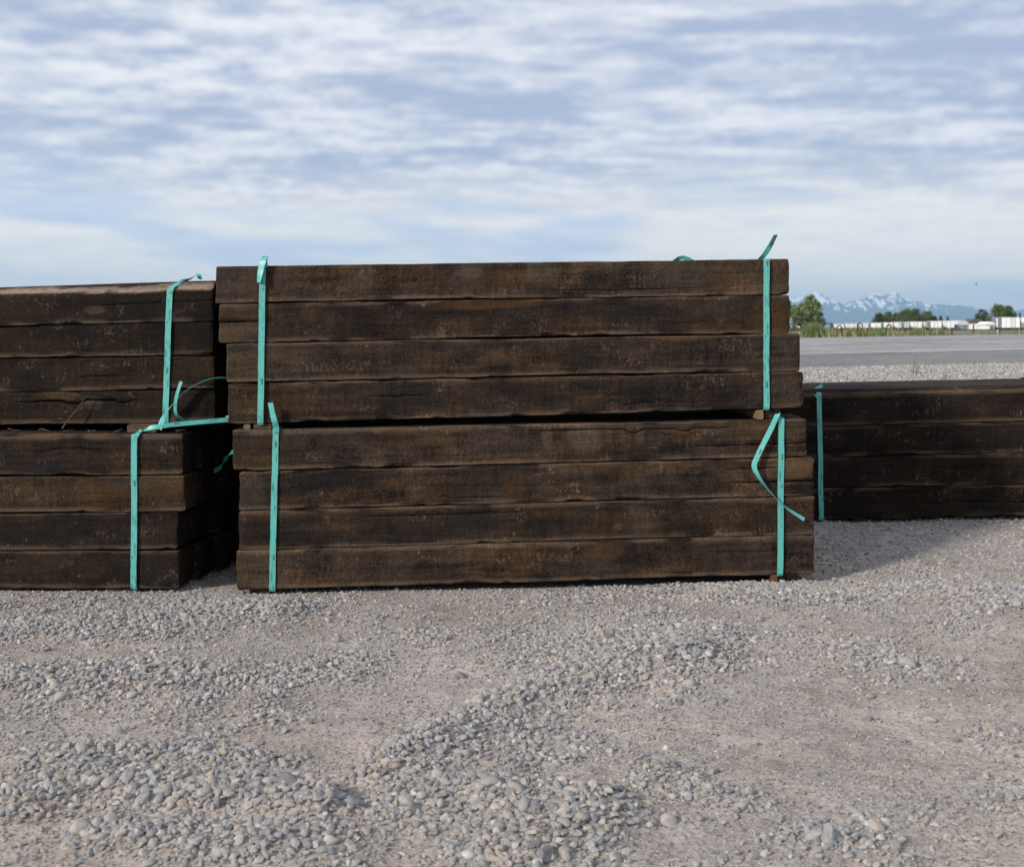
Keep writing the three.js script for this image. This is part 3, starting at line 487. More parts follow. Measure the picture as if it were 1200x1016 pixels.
// band round the whole bundle: front run between two photo points, over the top, down the back and underneath
function strap(B, top, bot, u0 = 0, lift = 0) {
  const a = B.f.at(...top), b = B.f.at(...bot), z = 0.0095, D = -B.depth - 0.006, seg = [];
  const ctrl = []; const go = (p, q, n) => { for (let i = 0; i < n; i++) ctrl.push([new THREE.Vector3(lerp(p[0], q[0], i / n), lerp(p[1], q[1], i / n), lerp(p[2], q[2], i / n)), XA]); };
  const A1 = [a[0], a[1] + 0.001, z - 0.003], A0 = [a[0], a[1] - 0.010, z], B0 = [b[0], b[1] + 0.008, z], B1 = [b[0], b[1] - 0.003, z - 0.006], C = [b[0], b[1] - 0.003, D], Dt = [a[0], a[1] + 0.004 + lift, D], E = [a[0], a[1] + 0.004 + lift, z - 0.02];
  const f = []; for (let i = 0; i <= 20; i++) { const t = i / 20; f.push([lerp(A0[0], B0[0], t) + (fbm(t * 5 + u0 * 9, u0 + 3, 2) - 0.5) * 0.004, lerp(A0[1], B0[1], t), z + (vn(t * 8 + u0 * 7, 5) - 0.5) * 0.003]); }
  const all = [E, A1, ...f, B1, C, Dt, E];
  const g = ribbon(all.map((p) => [new THREE.Vector3(...p), XA]), 0.027, 0.0014, true, u0);
  return mesh('strap', g, M.strap, B.g);
}
// loose end: photo points with an offset in front of (+) or behind (-) the bundle's face, each with a width axis
function tail(B, parent, list, width = 0.032, u0 = 0.3) {
  width *= 0.84;
  const ctrl = list.map(([px, py, off, ax]) => { const d0 = B.f.A.z + 0, q = B.f.at(px, py); const v = new THREE.Vector3(q[0], q[1], 0); const w = v.clone().applyAxisAngle(YA, B.f.turn).add(B.f.A), dir = w.clone().sub(camera.position).normalize(); w.addScaledVector(dir, -off / Math.abs(dir.z)); return [B.f.local(w), new THREE.Vector3(...ax).normalize()]; });
  return mesh('strap_tail', ribbon(ctrl, width, 0.0014, false, u0), M.strap, parent);
}
let s = strap(MU, [308, 311.3], [305, 497], 0.0);
tail(MU, s, [[309.5, 313, 0.014, [1, 0, 0]], [309.5, 303, 0.012, [1, 0, 0]], [311, 300.5, 0.002, [1, 0, 0.2]], [308.5, 305, 0.022, [1, 0, 0.3]], [305, 317, 0.026, [1, 0.2, 0.3]], [303, 331, 0.028, [0.6, 0.3, 0.6]]], 0.034);
s = strap(MU, [898, 303.8], [898, 479.5], 0.5);
tail(MU, s, [[890, 306, -0.20, [1, 0, 0.2]], [893, 302, -0.05, [1, 0, 0.3]], [898, 296, -0.02, [1, 0.2, 0.2]], [904, 286, 0.0, [1, 0.3, 0]], [909.5, 275, 0.03, [1, 0.4, -0.2]]], 0.028);
tail(MU, s, [[786, 309, -0.40, [0.2, 1, 0.6]], [793, 304, -0.42, [0.3, 1, 0.6]], [800, 302, -0.42, [0.3, 1, 0.5]], [807, 304, -0.42, [0.4, 1, 0.5]], [816, 309, -0.42, [0.4, 1, 0.5]]], 0.026);
s = strap(ML, [323, 503], [319, 692], 1.0);
tail(ML, s, [[323, 507, 0.016, [1, 0, 0]], [323, 501, 0.02, [1, 0, 0]], [321.5, 494, 0.034, [1, 0.1, 0.2]], [319, 484, 0.036, [1, 0.15, 0.4]], [316.5, 472, 0.04, [1, 0.2, 0.5]]], 0.032);
s = strap(ML, [915.5, 490.5], [914, 674], 1.4);
tail(ML, s, [[911, 492, -0.02, [1, 0.3, 0]], [912, 485, 0.014, [1, 0.45, 0]], [905, 500, 0.024, [1, 0.55, 0.1]], [894, 522, 0.028, [1, 0.5, 0.2]], [886.5, 538, 0.032, [1, 0.3, 0.2]], [884, 546, 0.034, [1, -0.1, 0.3]], [889, 558, 0.034, [0.8, -0.5, 0.6]], [904, 578, 0.032, [0.6, -0.6, 0.8]], [922, 595, 0.034, [0.5, -0.7, 0.7]], [943, 609, 0.045, [0.4, -0.8, 0.6]]], 0.027);
s = strap(LL, [157.5, 509.5], [157, 690], 1.9);
tail(LL, s, [[157.5, 513, 0.014, [1, 0, 0]], [160, 509, 0.01, [1, 0, -0.2]], [165, 505, -0.03, [0.8, 0.2, -0.8]], [172, 502.5, -0.03, [0.4, 0.9, -0.4]], [195, 498.5, -0.02, [0, 1, 0.35]], [230, 495, 0.0, [0, 1, 0.3]], [266, 492, 0.0, [0, 1, 0.25]], [285, 491, -0.02, [0, 1, 0.25]]], 0.025);
s = strap(LU, [199, 340], [194, 497], 2.3);
tail(LU, s, [[199, 342, 0.016, [1, 0, 0]], [200.5, 337, 0.008, [1, 0, -0.2]], [208, 333, -0.04, [0.8, 0.1, -0.7]], [222, 327, -0.09, [0.5, 0.3, -0.9]], [231, 322.5, -0.11, [0.3, 0.6, -0.9]], [236, 326, -0.11, [0.3, 0.6, 0.9]]], 0.028);
s = strap(RB, [960, 461], [962.5, 609], 2.7);
tail(RB, s, [[960, 466, 0.014, [1, 0, 0]], [957.5, 463.5, 0.012, [1, 0, -0.3]], [951, 461.2, -0.05, [0.7, 0.3, -0.8]], [949, 460, -0.10, [0.4, 0.5, -1]], [955, 457, -0.14, [0.3, 0.5, -1]], [963, 452.5, -0.18, [0.3, 0.6, -0.9]], [967, 452, -0.18, [0.3, 0.6, 0.9]]], 0.028);
tail(RB, s, [[1188, 449, -0.8, [0.3, 0.3, 1]], [1196, 443.5, -0.8, [0.3, 0.5, 1]], [1206, 443, -0.8, [0.2, 0.5, 1]], [1216, 450, -0.8, [0.3, 0.3, 1]]], 0.03);
{ // curled loose strap in the gap between the two left bundles
  const c = (px, py, d, ax) => [P(px, py, d), new THREE.Vector3(...ax).normalize()];
  const o = thing('loose_strap', 'loose curled teal strap lying on the open-ended bundle, arching behind the tall bundle', 'strap');
  mesh('strap_curl', ribbon([c(186, 503, 5.53, [1, 0.4, 0.4]), c(190, 492, 5.53, [1, 0.3, 0.5]), c(197, 480, 5.53, [0.6, 0.3, 1]), c(208, 467, 5.53, [0.3, 0.15, 1]), c(222, 455, 5.54, [0.2, 0.1, 1]), c(240, 446.5, 5.55, [0, 0.15, 1]), c(256, 443, 5.57, [0, 0.2, 1]), c(276, 444, 5.6, [0, 0.2, 1])], 0.03, 0.0014), M.strap, o);
  mesh('strap_end', ribbon([c(218, 495, 5.56, [0.4, 1, 0.4]), c(213, 491, 5.53, [0.7, 0.7, 0.4]), c(206, 486, 5.5, [1, 0.2, 0.3]), c(205, 474, 5.485, [1, 0.05, 0.1]), c(207.5, 460, 5.48, [1, -0.1, 0.1]), c(212, 447, 5.485, [1, -0.3, 0.1])], 0.015, 0.0014), M.strap, o);
  const q = thing('loose_strap', 'short teal strap end sticking out in the dark gap between lower bundles', 'strap');
  mesh('strap_end', ribbon([c(250, 552, 5.9, [0.3, 1, 0.3]), c(258, 548, 5.86, [0.3, 1, 0.3]), c(263, 541, 5.8, [0.7, 0.6, 0.4]), c(266, 534, 5.75, [0.8, 0.4, 0.3]), c(274, 529, 5.7, [0.4, 0.9, 0.2]), c(284, 528, 5.68, [0.3, 0.9, 0.2])], 0.022, 0.0014), M.strap, q);
}

// ------------------------------------------------------------------ spacer blocks and splinters
const blockMat = (a, seed) => new THREE.MeshStandardMaterial({ roughness: 0.9, bumpScale: 0.003, map: dataTex(256, 128, (D, W, H) => { for (let j = 0; j < H; j++) for (let i = 0; i < W; i++) { const k = 0.55 + 0.5 * vn(i / 60 + seed, j / 3) + 0.4 * (vn(i / 14, j / 9 + seed) - 0.5), o = (j * W + i) * 4; D[o] = enc(a[0] * k); D[o + 1] = enc(a[1] * k); D[o + 2] = enc(a[2] * k); D[o + 3] = 255; } }, true) });
M.blockTan = blockMat([0.20, 0.125, 0.065], 3); M.blockDark = blockMat([0.085, 0.052, 0.032], 9); M.blockGreen = blockMat([0.115, 0.115, 0.055], 5); M.blockRed = blockMat([0.13, 0.06, 0.032], 7);
function block(B, px0, px1, yTop, yBot, mat, label, group, out = 0.004, deep = 1.0) {
  // a stick that runs back under the bundle; heights in metres
  const a = B.f.at(px0, 500)[0], b = B.f.at(px1, 500)[0], w = b - a, h = yTop - yBot, sh = new THREE.Shape(), c = Math.min(w, h) * 0.16;
  sh.moveTo(-w / 2 + c, 0); sh.lineTo(w / 2 - c, 0); sh.lineTo(w / 2, c); sh.lineTo(w / 2 - 0.002, h - c); sh.lineTo(w / 2 - c, h); sh.lineTo(-w / 2 + c * 1.3, h - 0.0005); sh.lineTo(-w / 2, h - c * 1.2); sh.lineTo(-w / 2, c);
  const g = new THREE.ExtrudeGeometry(sh, { depth: deep, bevelEnabled: false, steps: 6 }), p = g.attributes.position;
  for (let i = 0; i < p.count; i++) p.setX(i, p.getX(i) + (vn(p.getZ(i) * 5 + px0, 3) - 0.5) * 0.008);
  const m = mesh('spacer_stick', g, mat); tag(m, label, 'spacer stick', group);
  const l = new THREE.Vector3((a + b) / 2, yBot, out - deep).applyAxisAngle(YA, B.f.turn).add(B.f.A); m.position.copy(l); m.rotation.y = B.f.turn; return m;
}
const yAt = (B, px, py) => B.f.at(px, py)[1];
block(MU, 284, 292, yAt(MU, 290, 497.3), yAt(ML, 290, 503), M.blockGreen, 'greenish spacer stick under the tallest bundle, left of a strap', undefined, 0.0);
block(MU, 297, 318, yAt(MU, 300, 497), yAt(ML, 300, 502.6), M.blockDark, 'dark brown spacer stick under the tallest bundle behind a strap', undefined, -0.01);
block(MU, 886, 895, yAt(MU, 890, 480.5), yAt(ML, 890, 491.5), M.blockTan, 'tan spacer stick under the tallest bundle, near the road side', undefined, 0.0);
block(MU, 899, 907, yAt(MU, 900, 480.2), yAt(ML, 900, 491.2), M.blockDark, 'dark spacer stick beside the tan one under the tallest bundle', undefined, -0.03);
block(LU, 153, 187, yAt(LU, 170, 496.3), yAt(LL, 170, 507.5), M.blockDark, 'short flat spacer stick between the two dark left bundles', undefined, 0.05, 0.5);
block(LU, -260, -230, yAt(LU, 0, 498.5), yAt(LL, 0, 507.5), M.blockDark, 'spacer stick between the dark left bundles at their far end', undefined, 0.0, 0.5);
block(ML, 904, 912, yAt(ML, 905, 674), yAt(ML, 905, 674) - 0.05, M.blockRed, 'reddish bearer stick under the lower bundle, near the road side', undefined, -0.004);
block(ML, 300, 316, yAt(ML, 310, 691.5), yAt(ML, 310, 691) - 0.05, M.blockDark, 'dark bearer stick under the lower bundle beside the gap', undefined, -0.02);
block(LL, 120, 150, yAt(LL, 140, 690), yAt(LL, 140, 690) - 0.05, M.blockDark, 'bearer stick sunk in gravel under the open-ended bundle', undefined, -0.02);
block(RB, 1000, 1020, yAt(RB, 1010, 608.5), yAt(RB, 1010, 608.5) - 0.06, M.blockDark, 'bearer stick under the near-black bundle by its strap', undefined, -0.03);
block(RB, 1300, 1320, yAt(RB, 1198, 605) + 0.01, yAt(RB, 1198, 605) - 0.06, M.blockDark, 'bearer stick under the far half of the near-black bundle', undefined, -0.03);
function splinter(px, py, d, len, ang, tilt, mat, label) {
  const g = new THREE.BufferGeometry(), w = 0.006, n = 8, pos = [], idx = []; for (let i = 0; i <= n; i++) { const t = i / n, ww = w * (1 - t * t * 0.9), y = (vn(t * 4 + px, 2) - 0.5) * 0.008; pos.push((t - 0.5) * len, y - ww / 3, -ww, (t - 0.5) * len, y - ww / 3, ww, (t - 0.5) * len, y + ww / 2, 0); if (i) { const a = (i - 1) * 3; for (let k = 0; k < 3; k++) { const b = a + k, c = a + (k + 1) % 3; idx.push(b, c, c + 3, b, c + 3, b + 3); } } }
  const l = n * 3; idx.push(0, 2, 1, l, l + 1, l + 2); g.setAttribute('position', new THREE.Float32BufferAttribute(pos, 3)); g.setIndex(idx); g.computeVertexNormals(); g.setAttribute('uv', new THREE.Float32BufferAttribute(new Array(pos.length / 3 * 2).fill(0.4), 2));
  const m = mesh('wood_splinter', g, mat); m.position.copy(P(px, py, d)); m.rotation.set(0, ang, tilt); tag(m, label, 'splinter', 'bark chips on the dark left bundle'); return m;
}
M.chip = blockMat([0.16, 0.115, 0.08], 13);
for (const [px, py, len, a, t] of [[18, 504, 0.07, 0.4, -0.2], [52, 504, 0.06, -0.3, -0.15], [80, 504.5, 0.05, 0.9, 0.1], [139, 504.5, 0.04, 0.2, 0.3], [212, 503.5, 0.05, 0.5, 0.2], [108, 505, 0.06, -0.6, 0.05]]) splinter(px, py, 5.53, len, a, t, M.chip, 'pale bark chip lying on the ledge between the dark left bundles');
{ const g = splinter(88, 481, 5.55, 0.20, 0.2, 0.95, M.chip, 'long thin pale splinter leaning on the lowest thin tie'); g.userData.group = undefined; delete g.userData.group; }

// ------------------------------------------------------------------ background beyond the road
const leafMat = (r, g, b) => new THREE.MeshPhysicalMaterial({ color: rgb(r, g, b), roughness: 0.9, side: THREE.DoubleSide });
const LEAF = { poplar: leafMat(0.17, 0.215, 0.075), dark: leafMat(0.045, 0.068, 0.03), mid: leafMat(0.085, 0.125, 0.035) };
M.bark = new THREE.MeshStandardMaterial({ color: rgb(0.09, 0.07, 0.05), roughness: 1 });
function tree(name, px, pyTop, wpx, d, kind, label, seed, shape = 'round', group = 'far trees beyond the trailers') {
  const r = rng(seed), top = EYE - (pyTop - HY) / F * d, base = fieldY((px - 600) / F * d, d), h = top - base, W = wpx / F * d / 2, t = thing(name, label, 'tree', [(px - 600) / F * d, base, -d], group);
  const trunk = [], v0 = h * 0.25; { const g = new THREE.CylinderGeometry(h * 0.012, h * 0.028, h * 0.7, 7); g.translate(0, h * 0.35, 0); trunk.push(g); for (let i = 0; i < 6; i++) { const l = new THREE.CylinderGeometry(h * 0.004, h * 0.012, h * 0.35, 5); l.translate(0, h * 0.17, 0); l.rotateZ(0.5 + r() * 0.4); l.rotateY(i * 1.05 + r()); l.translate(0, h * (0.25 + r() * 0.3), 0); trunk.push(l); } }
  mesh('trunk', mergeGeometries(trunk.map((g) => g.toNonIndexed())), M.bark, t);
  const pos = [], clumps = [], nc = Math.round(60 * (shape === 'column' ? 1 : 1.2));
  for (let i = 0; i < nc; i++) { const u = r(), a = r() * 6.283, prof = shape === 'column' ? Math.pow(Math.sin(Math.PI * clamp(0.12 + u * 0.86)), 0.7) : shape === 'cone' ? (1 - u) * 0.95 + 0.05 : Math.pow(Math.sin(Math.PI * clamp(0.18 + u * 0.78)), 0.6), rad = W * prof * Math.sqrt(r()) * 0.85; clumps.push([Math.cos(a) * rad, h * lerp(0.10, 0.94, u), Math.sin(a) * rad, W * (0.22 + r() * 0.22) * (0.5 + prof * 0.6)]); }
  for (const [cx, cy, cz, R] of clumps) for (let i = 0; i < 60; i++) {
    const a = r() * 6.283, z = r() * 2 - 1, q = Math.sqrt(1 - z * z), k = R * (0.35 + 0.75 * r()), x0 = cx + Math.cos(a) * q * k, y0 = cy + z * k * 0.9, z0 = cz + Math.sin(a) * q * k, s = h * (0.016 + r() * 0.02);
    const e = new THREE.Euler(r() * 6, r() * 6, r() * 6), c = [[-1, -0.5, 0], [1, -0.5, 0], [0.2, 1, 0]].map((p) => new THREE.Vector3(...p).multiplyScalar(s).applyEuler(e)); for (const p of c) pos.push(x0 + p.x, y0 + p.y, z0 + p.z);
  }
  const g = new THREE.BufferGeometry(); g.setAttribute('position', new THREE.Float32BufferAttribute(pos, 3)); g.computeVertexNormals(); mesh('crown', g, LEAF[kind], t); return t;
}
tree('poplar_tree', 921, 347, 18, 300, 'poplar', 'slim poplar half hidden behind the end of the tall bundle', 1, 'column');
tree('poplar_tree', 932, 356, 14, 296, 'poplar', 'shortest slim poplar beside the tall bundle end', 2, 'column');
tree('poplar_tree', 940, 353, 15, 302, 'poplar', 'slim poplar between the shortest and the tallest poplar', 3, 'column');
tree('poplar_tree', 951, 344.5, 27, 300, 'poplar', 'tallest and widest light green poplar against the mountains', 4, 'column');
tree('shrub_tree', 961, 365, 14, 298, 'mid', 'low green tree at the foot of the tallest poplar', 5);
[[1030, 367, 18], [1040, 365.5, 20], [1051, 366, 20], [1062, 362.5, 25], [1074, 362, 28], [1086, 365, 26], [1094, 370, 14]].forEach(([px, py, w], i) => tree('broadleaf_tree', px, py, w, 420 + (i % 3) * 9, i % 2 ? 'mid' : 'dark', ['first', 'second', 'third', 'fourth', 'fifth', 'sixth', 'last'][i] + ' tree from the poplars in the dense dark row behind the trailers', 20 + i, 'round', 'dense tree row behind the trailers'));
tree('conifer_tree', 1103, 369, 9, 400, 'dark', 'small pointed tree just past the dense tree row', 31, 'cone');
tree('conifer_tree', 1111, 370, 8, 405, 'mid', 'small light pointed tree beside another past the dense row', 32, 'cone');
tree('broadleaf_tree', 1152, 362.5, 18, 380, 'dark', 'dark green pointed-crown tree beside the big round tree', 33);
tree('broadleaf_tree', 1170, 357, 27, 370, 'mid', 'big bright green round tree above the white trailers', 34);
tree('broadleaf_tree', 1182, 358, 22, 374, 'mid', 'green tree merging with the big round tree', 35);
tree('conifer_tree', 1196, 366, 6, 400, 'dark', 'thin dark spire tree beyond the tall white trailers', 36, 'cone');

// white trailers and sheds
const panelMats = [[0.85, 0.85, 0.84], [0.78, 0.77, 0.73], [0.50, 0.53, 0.57], [0.66, 0.67, 0.68]].map((c, i) => new THREE.MeshStandardMaterial({ color: rgb(...c), roughness: 0.6 }));
M.seam = new THREE.MeshStandardMaterial({ color: rgb(0.16, 0.18, 0.20), roughness: 0.8 });
M.tyre = new THREE.MeshStandardMaterial({ color: rgb(0.03, 0.03, 0.03), roughness: 0.9 });
M.roofDark = new THREE.MeshStandardMaterial({ color: rgb(0.10, 0.075, 0.07), roughness: 0.9 });
M.wallGrey = new THREE.MeshStandardMaterial({ color: rgb(0.35, 0.36, 0.37), roughness: 0.9 });
const boxG = (w, h, dd, x, y, z) => { const g = new THREE.BoxGeometry(w, h, dd); g.translate(x, y, z); return g; };
function trailer(px0, px1, pyTop, pyBot, d, mats, label) {
  const k = d / F, w = (px1 - px0) * k, base = fieldY((px0 + px1 - 1200) / 2 * k, d), h = EYE - (pyTop - HY) * k - base, leg = 0.55, t = thing('box_trailer', label, 'trailer', [((px0 + px1) / 2 - 600) * k, base, -d], 'white box trailers in a row beyond the field');
  const n = Math.max(2, Math.round(w / 1.05)), pw = w / n;
  mesh('body', boxG(w - 0.06, h - leg - 0.06, 2.4, 0, leg + (h - leg) / 2, -1.25), M.seam, t);
  for (let i = 0; i < n; i++) mesh('panel', boxG(pw - 0.09, h - leg - 0.12, 0.05, -w / 2 + pw * (i + 0.5), leg + (h - leg) / 2, 0), panelMats[mats[i % mats.length]], t);
  mesh('roof', boxG(w, 0.06, 2.5, 0, h, -1.22), panelMats[0], t);
  for (const x of [-w * 0.34, w * 0.34]) { const g = new THREE.CylinderGeometry(0.48, 0.48, 0.3, 14); g.rotateX(Math.PI / 2); g.translate(x, 0.46, -0.2); mesh('wheel', g, M.tyre, t); }
  return t;
}
const TR = [[927, 938, 382.5, [0, 3]], [939.5, 951, 382, [0, 0, 1]], [953, 964, 382, [0, 1]], [977, 990, 380, [0, 0, 1]], [991, 1005, 379.3, [1, 0]], [1007, 1020, 378.6, [0, 3, 0]], [1021, 1033, 378.4, [0, 0, 2]], [1036, 1047, 378, [0, 1]], [1048, 1059, 377.6, [0, 3, 0]], [1060, 1066, 377.5, [2]], [1067, 1081, 377, [0, 1, 0]], [1082, 1090, 377, [3, 2]], [1091, 1104, 376.4, [0, 1]], [1105, 1119, 376, [1, 0, 1]], [1168, 1173, 372.6, [0]], [1174.5, 1196, 372, [0, 0, 3]], [1197, 1214, 372, [0, 3]]];
const ORD = ['first', 'second', 'third', 'fourth', 'fifth', 'sixth', 'seventh', 'eighth', 'ninth', 'tenth', 'eleventh'];
TR.forEach(([a, b, y, m], i) => trailer(a, b, y, 388, 300 + (i % 3) * 3, m, i < 3 ? 'low white box trailer below the poplars, ' + ['beside the tall bundle', 'middle one of three', 'farthest from the tall bundle'][i] : i === 9 ? 'narrow grey box trailer in the long white row' : i < 14 ? ORD[i - 3] + ' white box trailer from the poplars in the long row' : i === 14 ? 'narrow tall white trailer at the end of the tall pair' : i === 15 ? 'wide tall white trailer below the big round tree' : 'tall white trailer past the wide tall one, below the thin spire tree'));
function shed(px0, px1, pyTop, pyEave, d, wall, roof, label) {
  const k = d / F, w = (px1 - px0) * k, base = fieldY((px0 + px1 - 1200) / 2 * k, d), ht = EYE - (pyTop - HY) * k - base, he = EYE - (pyEave - HY) * k - base, t = thing('shed', label, 'shed', [((px0 + px1) / 2 - 600) * k, base, -d]);
  mesh('wall', boxG(w, he, 5, 0, he / 2, -2.5), wall, t);
  const sh = new THREE.Shape(); sh.moveTo(-w / 2 - 0.3, 0); sh.lineTo(w / 2 + 0.3, 0); sh.lineTo(w * 0.22, ht - he); sh.lineTo(-w * 0.22, ht - he); const g = new THREE.ExtrudeGeometry(sh, { depth: 5.6, bevelEnabled: false }); g.translate(0, he + 0.004, -5.3); mesh('roof', g, roof, t);
  mesh('door', boxG(1.0, Math.min(2, he * 0.8), 0.06, w * 0.18, Math.min(2, he * 0.8) / 2, 0.04), M.seam, t); return t;
}
shed(1121, 1136, 375.5, 381, 306, M.wallGrey, panelMats[2], 'small grey shed with a pale roof between the trailers');
shed(1136, 1154, 373.5, 378.5, 318, panelMats[0], M.roofDark, 'white house with a dark brown roof beyond the field');
shed(1155.5, 1166, 377, 380.5, 304, panelMats[0], panelMats[0], 'small white shed beside the tall white trailers');

// pipe fence and hoops along the field edge
M.pipe = new THREE.MeshStandardMaterial({ color: rgb(0.055, 0.05, 0.05), roughness: 0.7, metalness: 0.3 });
M.stake = new THREE.MeshStandardMaterial({ color: rgb(0.5, 0.47, 0.42), roughness: 0.8 });
const tube = (pts, r, n = 24) => new THREE.TubeGeometry(new THREE.CatmullRomCurve3(pts.map((p) => new THREE.Vector3(...p)), false, 'catmullrom', 0.3), n, r, 7);
{
  const d = 75, k = d / F, t = thing('pipe_fence', 'dark pipe fence with one rail along the far side of the road', 'fence', [0, 0, -d]);
  const X = (px) => (px - 600) * k, Y = (py) => EYE - (py - HY) * k;
  mesh('rail', tube([[X(800), Y(388), 0], [X(930), Y(387.8), 0], [X(1060), Y(387), 0], [X(1200), Y(386), 0], [X(1400), Y(385), 0]], 0.028, 40), M.pipe, t);
  for (const px of [900, 985.5, 1060, 1116, 1141.5, 1172, 1215, 1270]) { const y0 = fieldY(X(px), d) - 0.05, y1 = px === 1141.5 ? Y(380) : Y(384.5), g = new THREE.CylinderGeometry(0.045, 0.05, y1 - y0, 8); g.translate(X(px), (y0 + y1) / 2, 0); mesh('post', g, M.pipe, t); }
  for (const [px, top, lab] of [[1008, 378.6, 'tall dark pipe hoop standing in the roadside grass'], [1042.5, 380.5, 'shorter dark pipe hoop further along the roadside'], [984, 381.5, 'low dark pipe hoop beside a fence post']]) {
    const x = X(px), y0 = fieldY(x, 42.6) - 0.03, y1 = EYE - (top - HY) * 42.6 / F, w = 0.085, m = mesh('pipe_hoop', tube([[-w, 0, 0], [-w, (y1 - y0) * 0.5, 0], [-w, (y1 - y0) - w * 1.1, 0], [-w * 0.7, (y1 - y0) - w * 0.3, 0], [0, y1 - y0, 0], [w * 0.7, (y1 - y0) - w * 0.3, 0], [w, (y1 - y0) - w * 1.1, 0], [w, (y1 - y0) * 0.5, 0], [w, 0, 0]], 0.022, 40), M.pipe); m.position.set((px - 600) * 42.6 / F, y0, -42.6); tag(m, lab, 'pipe hoop', 'pipe hoops along the road');
  }
  const px = 1170, m = mesh('marker_stake', new THREE.CylinderGeometry(0.03, 0.035, 0.45, 8), M.stake); m.position.set((px - 600) * 50 / F, fieldY((px - 600) * 50 / F, 50) + 0.2, -50); tag(m, 'short pale marker stake at the far road edge', 'stake');
  const D2 = 150, k2 = D2 / F, w = thing('irrigation_pipe', 'long thin irrigation pipe on posts in front of the poplars', 'irrigation pipe', [0, 0, -D2]);
  mesh('pipe', tube([[(800 - 600) * k2, EYE - (380 - HY) * k2, 0], [(900 - 600) * k2, EYE - (379.8 - HY) * k2, 0], [(976 - 600) * k2, EYE - (379 - HY) * k2, 0]], 0.07, 20), M.pipe, w);
  for (const q of [820, 900, 940, 974]) { const x = (q - 600) * k2, y0 = fieldY(x, D2) - 0.05, y1 = EYE - (379.6 - HY) * k2, g = new THREE.CylinderGeometry(0.05, 0.05, y1 - y0, 6); g.translate(x, (y0 + y1) / 2, 0); mesh('post', g, M.pipe, w); }
}
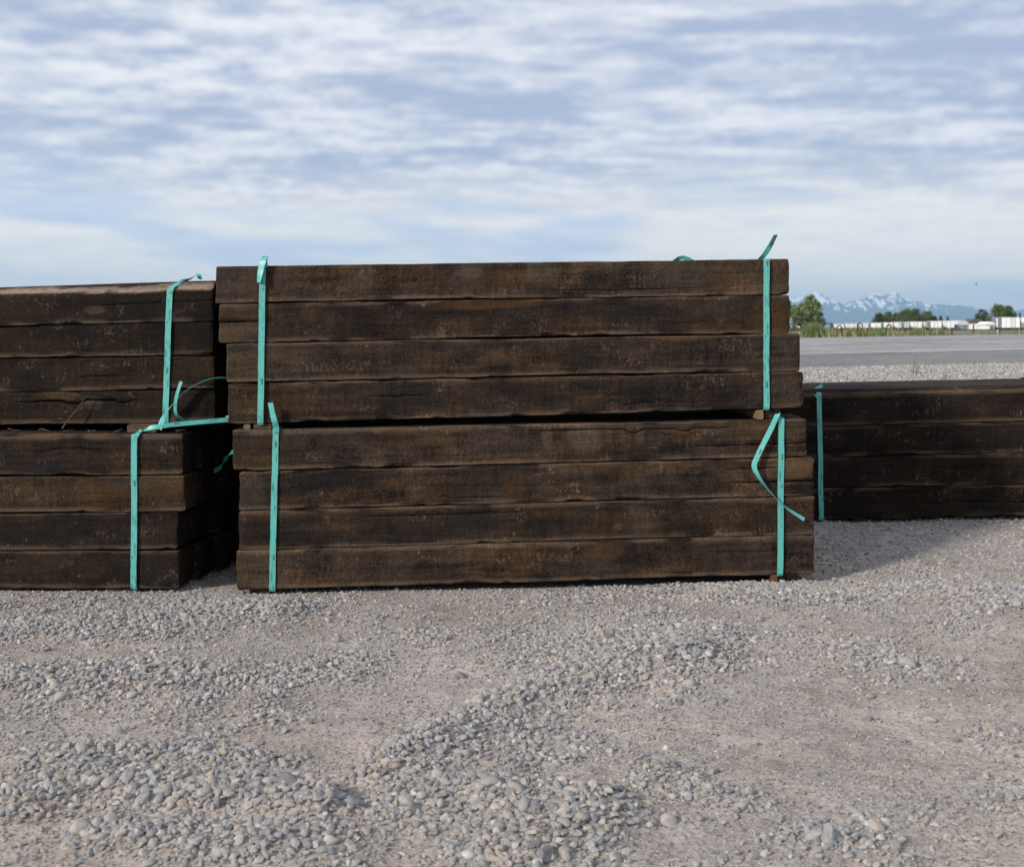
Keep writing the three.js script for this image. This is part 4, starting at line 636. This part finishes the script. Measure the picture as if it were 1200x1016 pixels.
// roadside grass
{
  const g = new THREE.BufferGeometry(); g.setAttribute('position', new THREE.Float32BufferAttribute([-0.5, 0, 0, 0.5, 0, 0, 0.42, 0.5, 0.08, -0.42, 0.5, 0.08, 0.15, 1, 0.28], 3)); g.setIndex([0, 1, 2, 0, 2, 3, 3, 2, 4]); g.computeVertexNormals();
  const r = rng(404), items = [];
  const add = (px, d, h, dry) => { const x = (px - 600) / F * d; items.push([x, d, h, dry]); };
  for (let i = 0; i < 9000; i++) { const px = 850 + r() * 430, d = 42 + r() * 18, n = fbm(px * 0.035, d * 0.2, 3); if (px > 1110 && r() < 0.6) continue; add(px, d, (0.12 + 0.45 * ss(0.3, 0.75, n) * r() + 0.1 * r()) * (px < 1115 ? 1 : 0.6), r() < ss(0.3, 0.7, fbm(px * 0.05 + 9, d, 2)) * 0.75); }
  for (let i = 0; i < 2600; i++) { const a = (r() + r() + r() - 1.5) / 1.5; add(954 + a * 17, 43 + r() * 3, (0.25 + 0.45 * r()) * (1 - a * a * 0.6), r() < 0.12); }
  for (let i = 0; i < 1800; i++) { const c = [1003, 1030, 1075, 1100][i % 4], a = (r() + r() - 1); add(c + a * 15, 43 + r() * 3, (0.16 + 0.30 * r()) * (1 - a * a * 0.6), r() < 0.3); }
  const im = new THREE.InstancedMesh(g, new THREE.MeshStandardMaterial({ roughness: 0.9, side: THREE.DoubleSide }), items.length), m = new THREE.Matrix4(), q = new THREE.Quaternion(), e = new THREE.Euler();
  items.forEach(([x, d, h, dry], i) => { e.set((r() - 0.5) * 0.6, r() * 6.28, (r() - 0.5) * 0.5); q.setFromEuler(e); m.compose(new THREE.Vector3(x, fieldY(x, d) - 0.02, -d), q, new THREE.Vector3(0.022 + r() * 0.02, h, h)); im.setMatrixAt(i, m); const k = 0.8 + r() * 0.4; im.setColorAt(i, dry ? rgb(0.27 * k, 0.235 * k, 0.14 * k) : rgb(0.10 * k, 0.145 * k, 0.05 * k)); });
  im.name = 'roadside_grass'; im.castShadow = im.receiveShadow = true; im.userData = { kind: 'stuff', label: 'tall green and straw roadside grass', category: 'grass' }; scene.add(im);
}
// two dry weeds on the gravel bank
M.dry = new THREE.MeshStandardMaterial({ color: rgb(0.24, 0.19, 0.12), roughness: 1, side: THREE.DoubleSide });
for (const [px, d, lab] of [[1071, 13.2, 'taller dry weed on the gravel bank below the road'], [1106, 12.6, 'low dry weed on the gravel bank below the road']]) {
  const r = rng(px), parts = []; for (let i = 0; i < 16; i++) { const h = (0.06 + r() * 0.13) * (px < 1100 ? 1.15 : 0.9), gg = new THREE.CylinderGeometry(0.001, 0.003, h, 4); gg.translate(0, h / 2, 0); gg.rotateZ((r() - 0.5) * 1.1); gg.rotateY(r() * 6.28); gg.translate((r() - 0.5) * 0.1, 0, (r() - 0.5) * 0.1); parts.push(gg); }
  const x = (px - 600) / F * d, m = mesh('dry_weed', mergeGeometries(parts), M.dry); m.position.set(x, yardY(x, d), -d); tag(m, lab, 'weed');
}
{ // a small bird in flight above the trailers
  const b = thing('bird', 'small dark bird flying above the far trailers', 'bird', P(1145, 333, 90).toArray()), bm = new THREE.MeshStandardMaterial({ color: rgb(0.06, 0.055, 0.055), roughness: 0.9 });
  const body = new THREE.LatheGeometry([[0.001, -0.09], [0.012, -0.06], [0.024, -0.02], [0.026, 0.02], [0.017, 0.055], [0.016, 0.07], [0.010, 0.085], [0.001, 0.105]].map((p) => new THREE.Vector2(...p)), 10); body.rotateZ(-1.2); mesh('body', body, bm, b);
  for (const s of [-1, 1]) { const sh = new THREE.Shape(); sh.moveTo(-0.03, 0); sh.quadraticCurveTo(-0.02, 0.08, -0.075, 0.16); sh.quadraticCurveTo(0.0, 0.11, 0.035, 0); const w = new THREE.ExtrudeGeometry(sh, { depth: 0.004, bevelEnabled: false }); w.rotateX(s * 0.8); mesh('wing', w, bm, b); }
}
renderer.render(scene, camera);
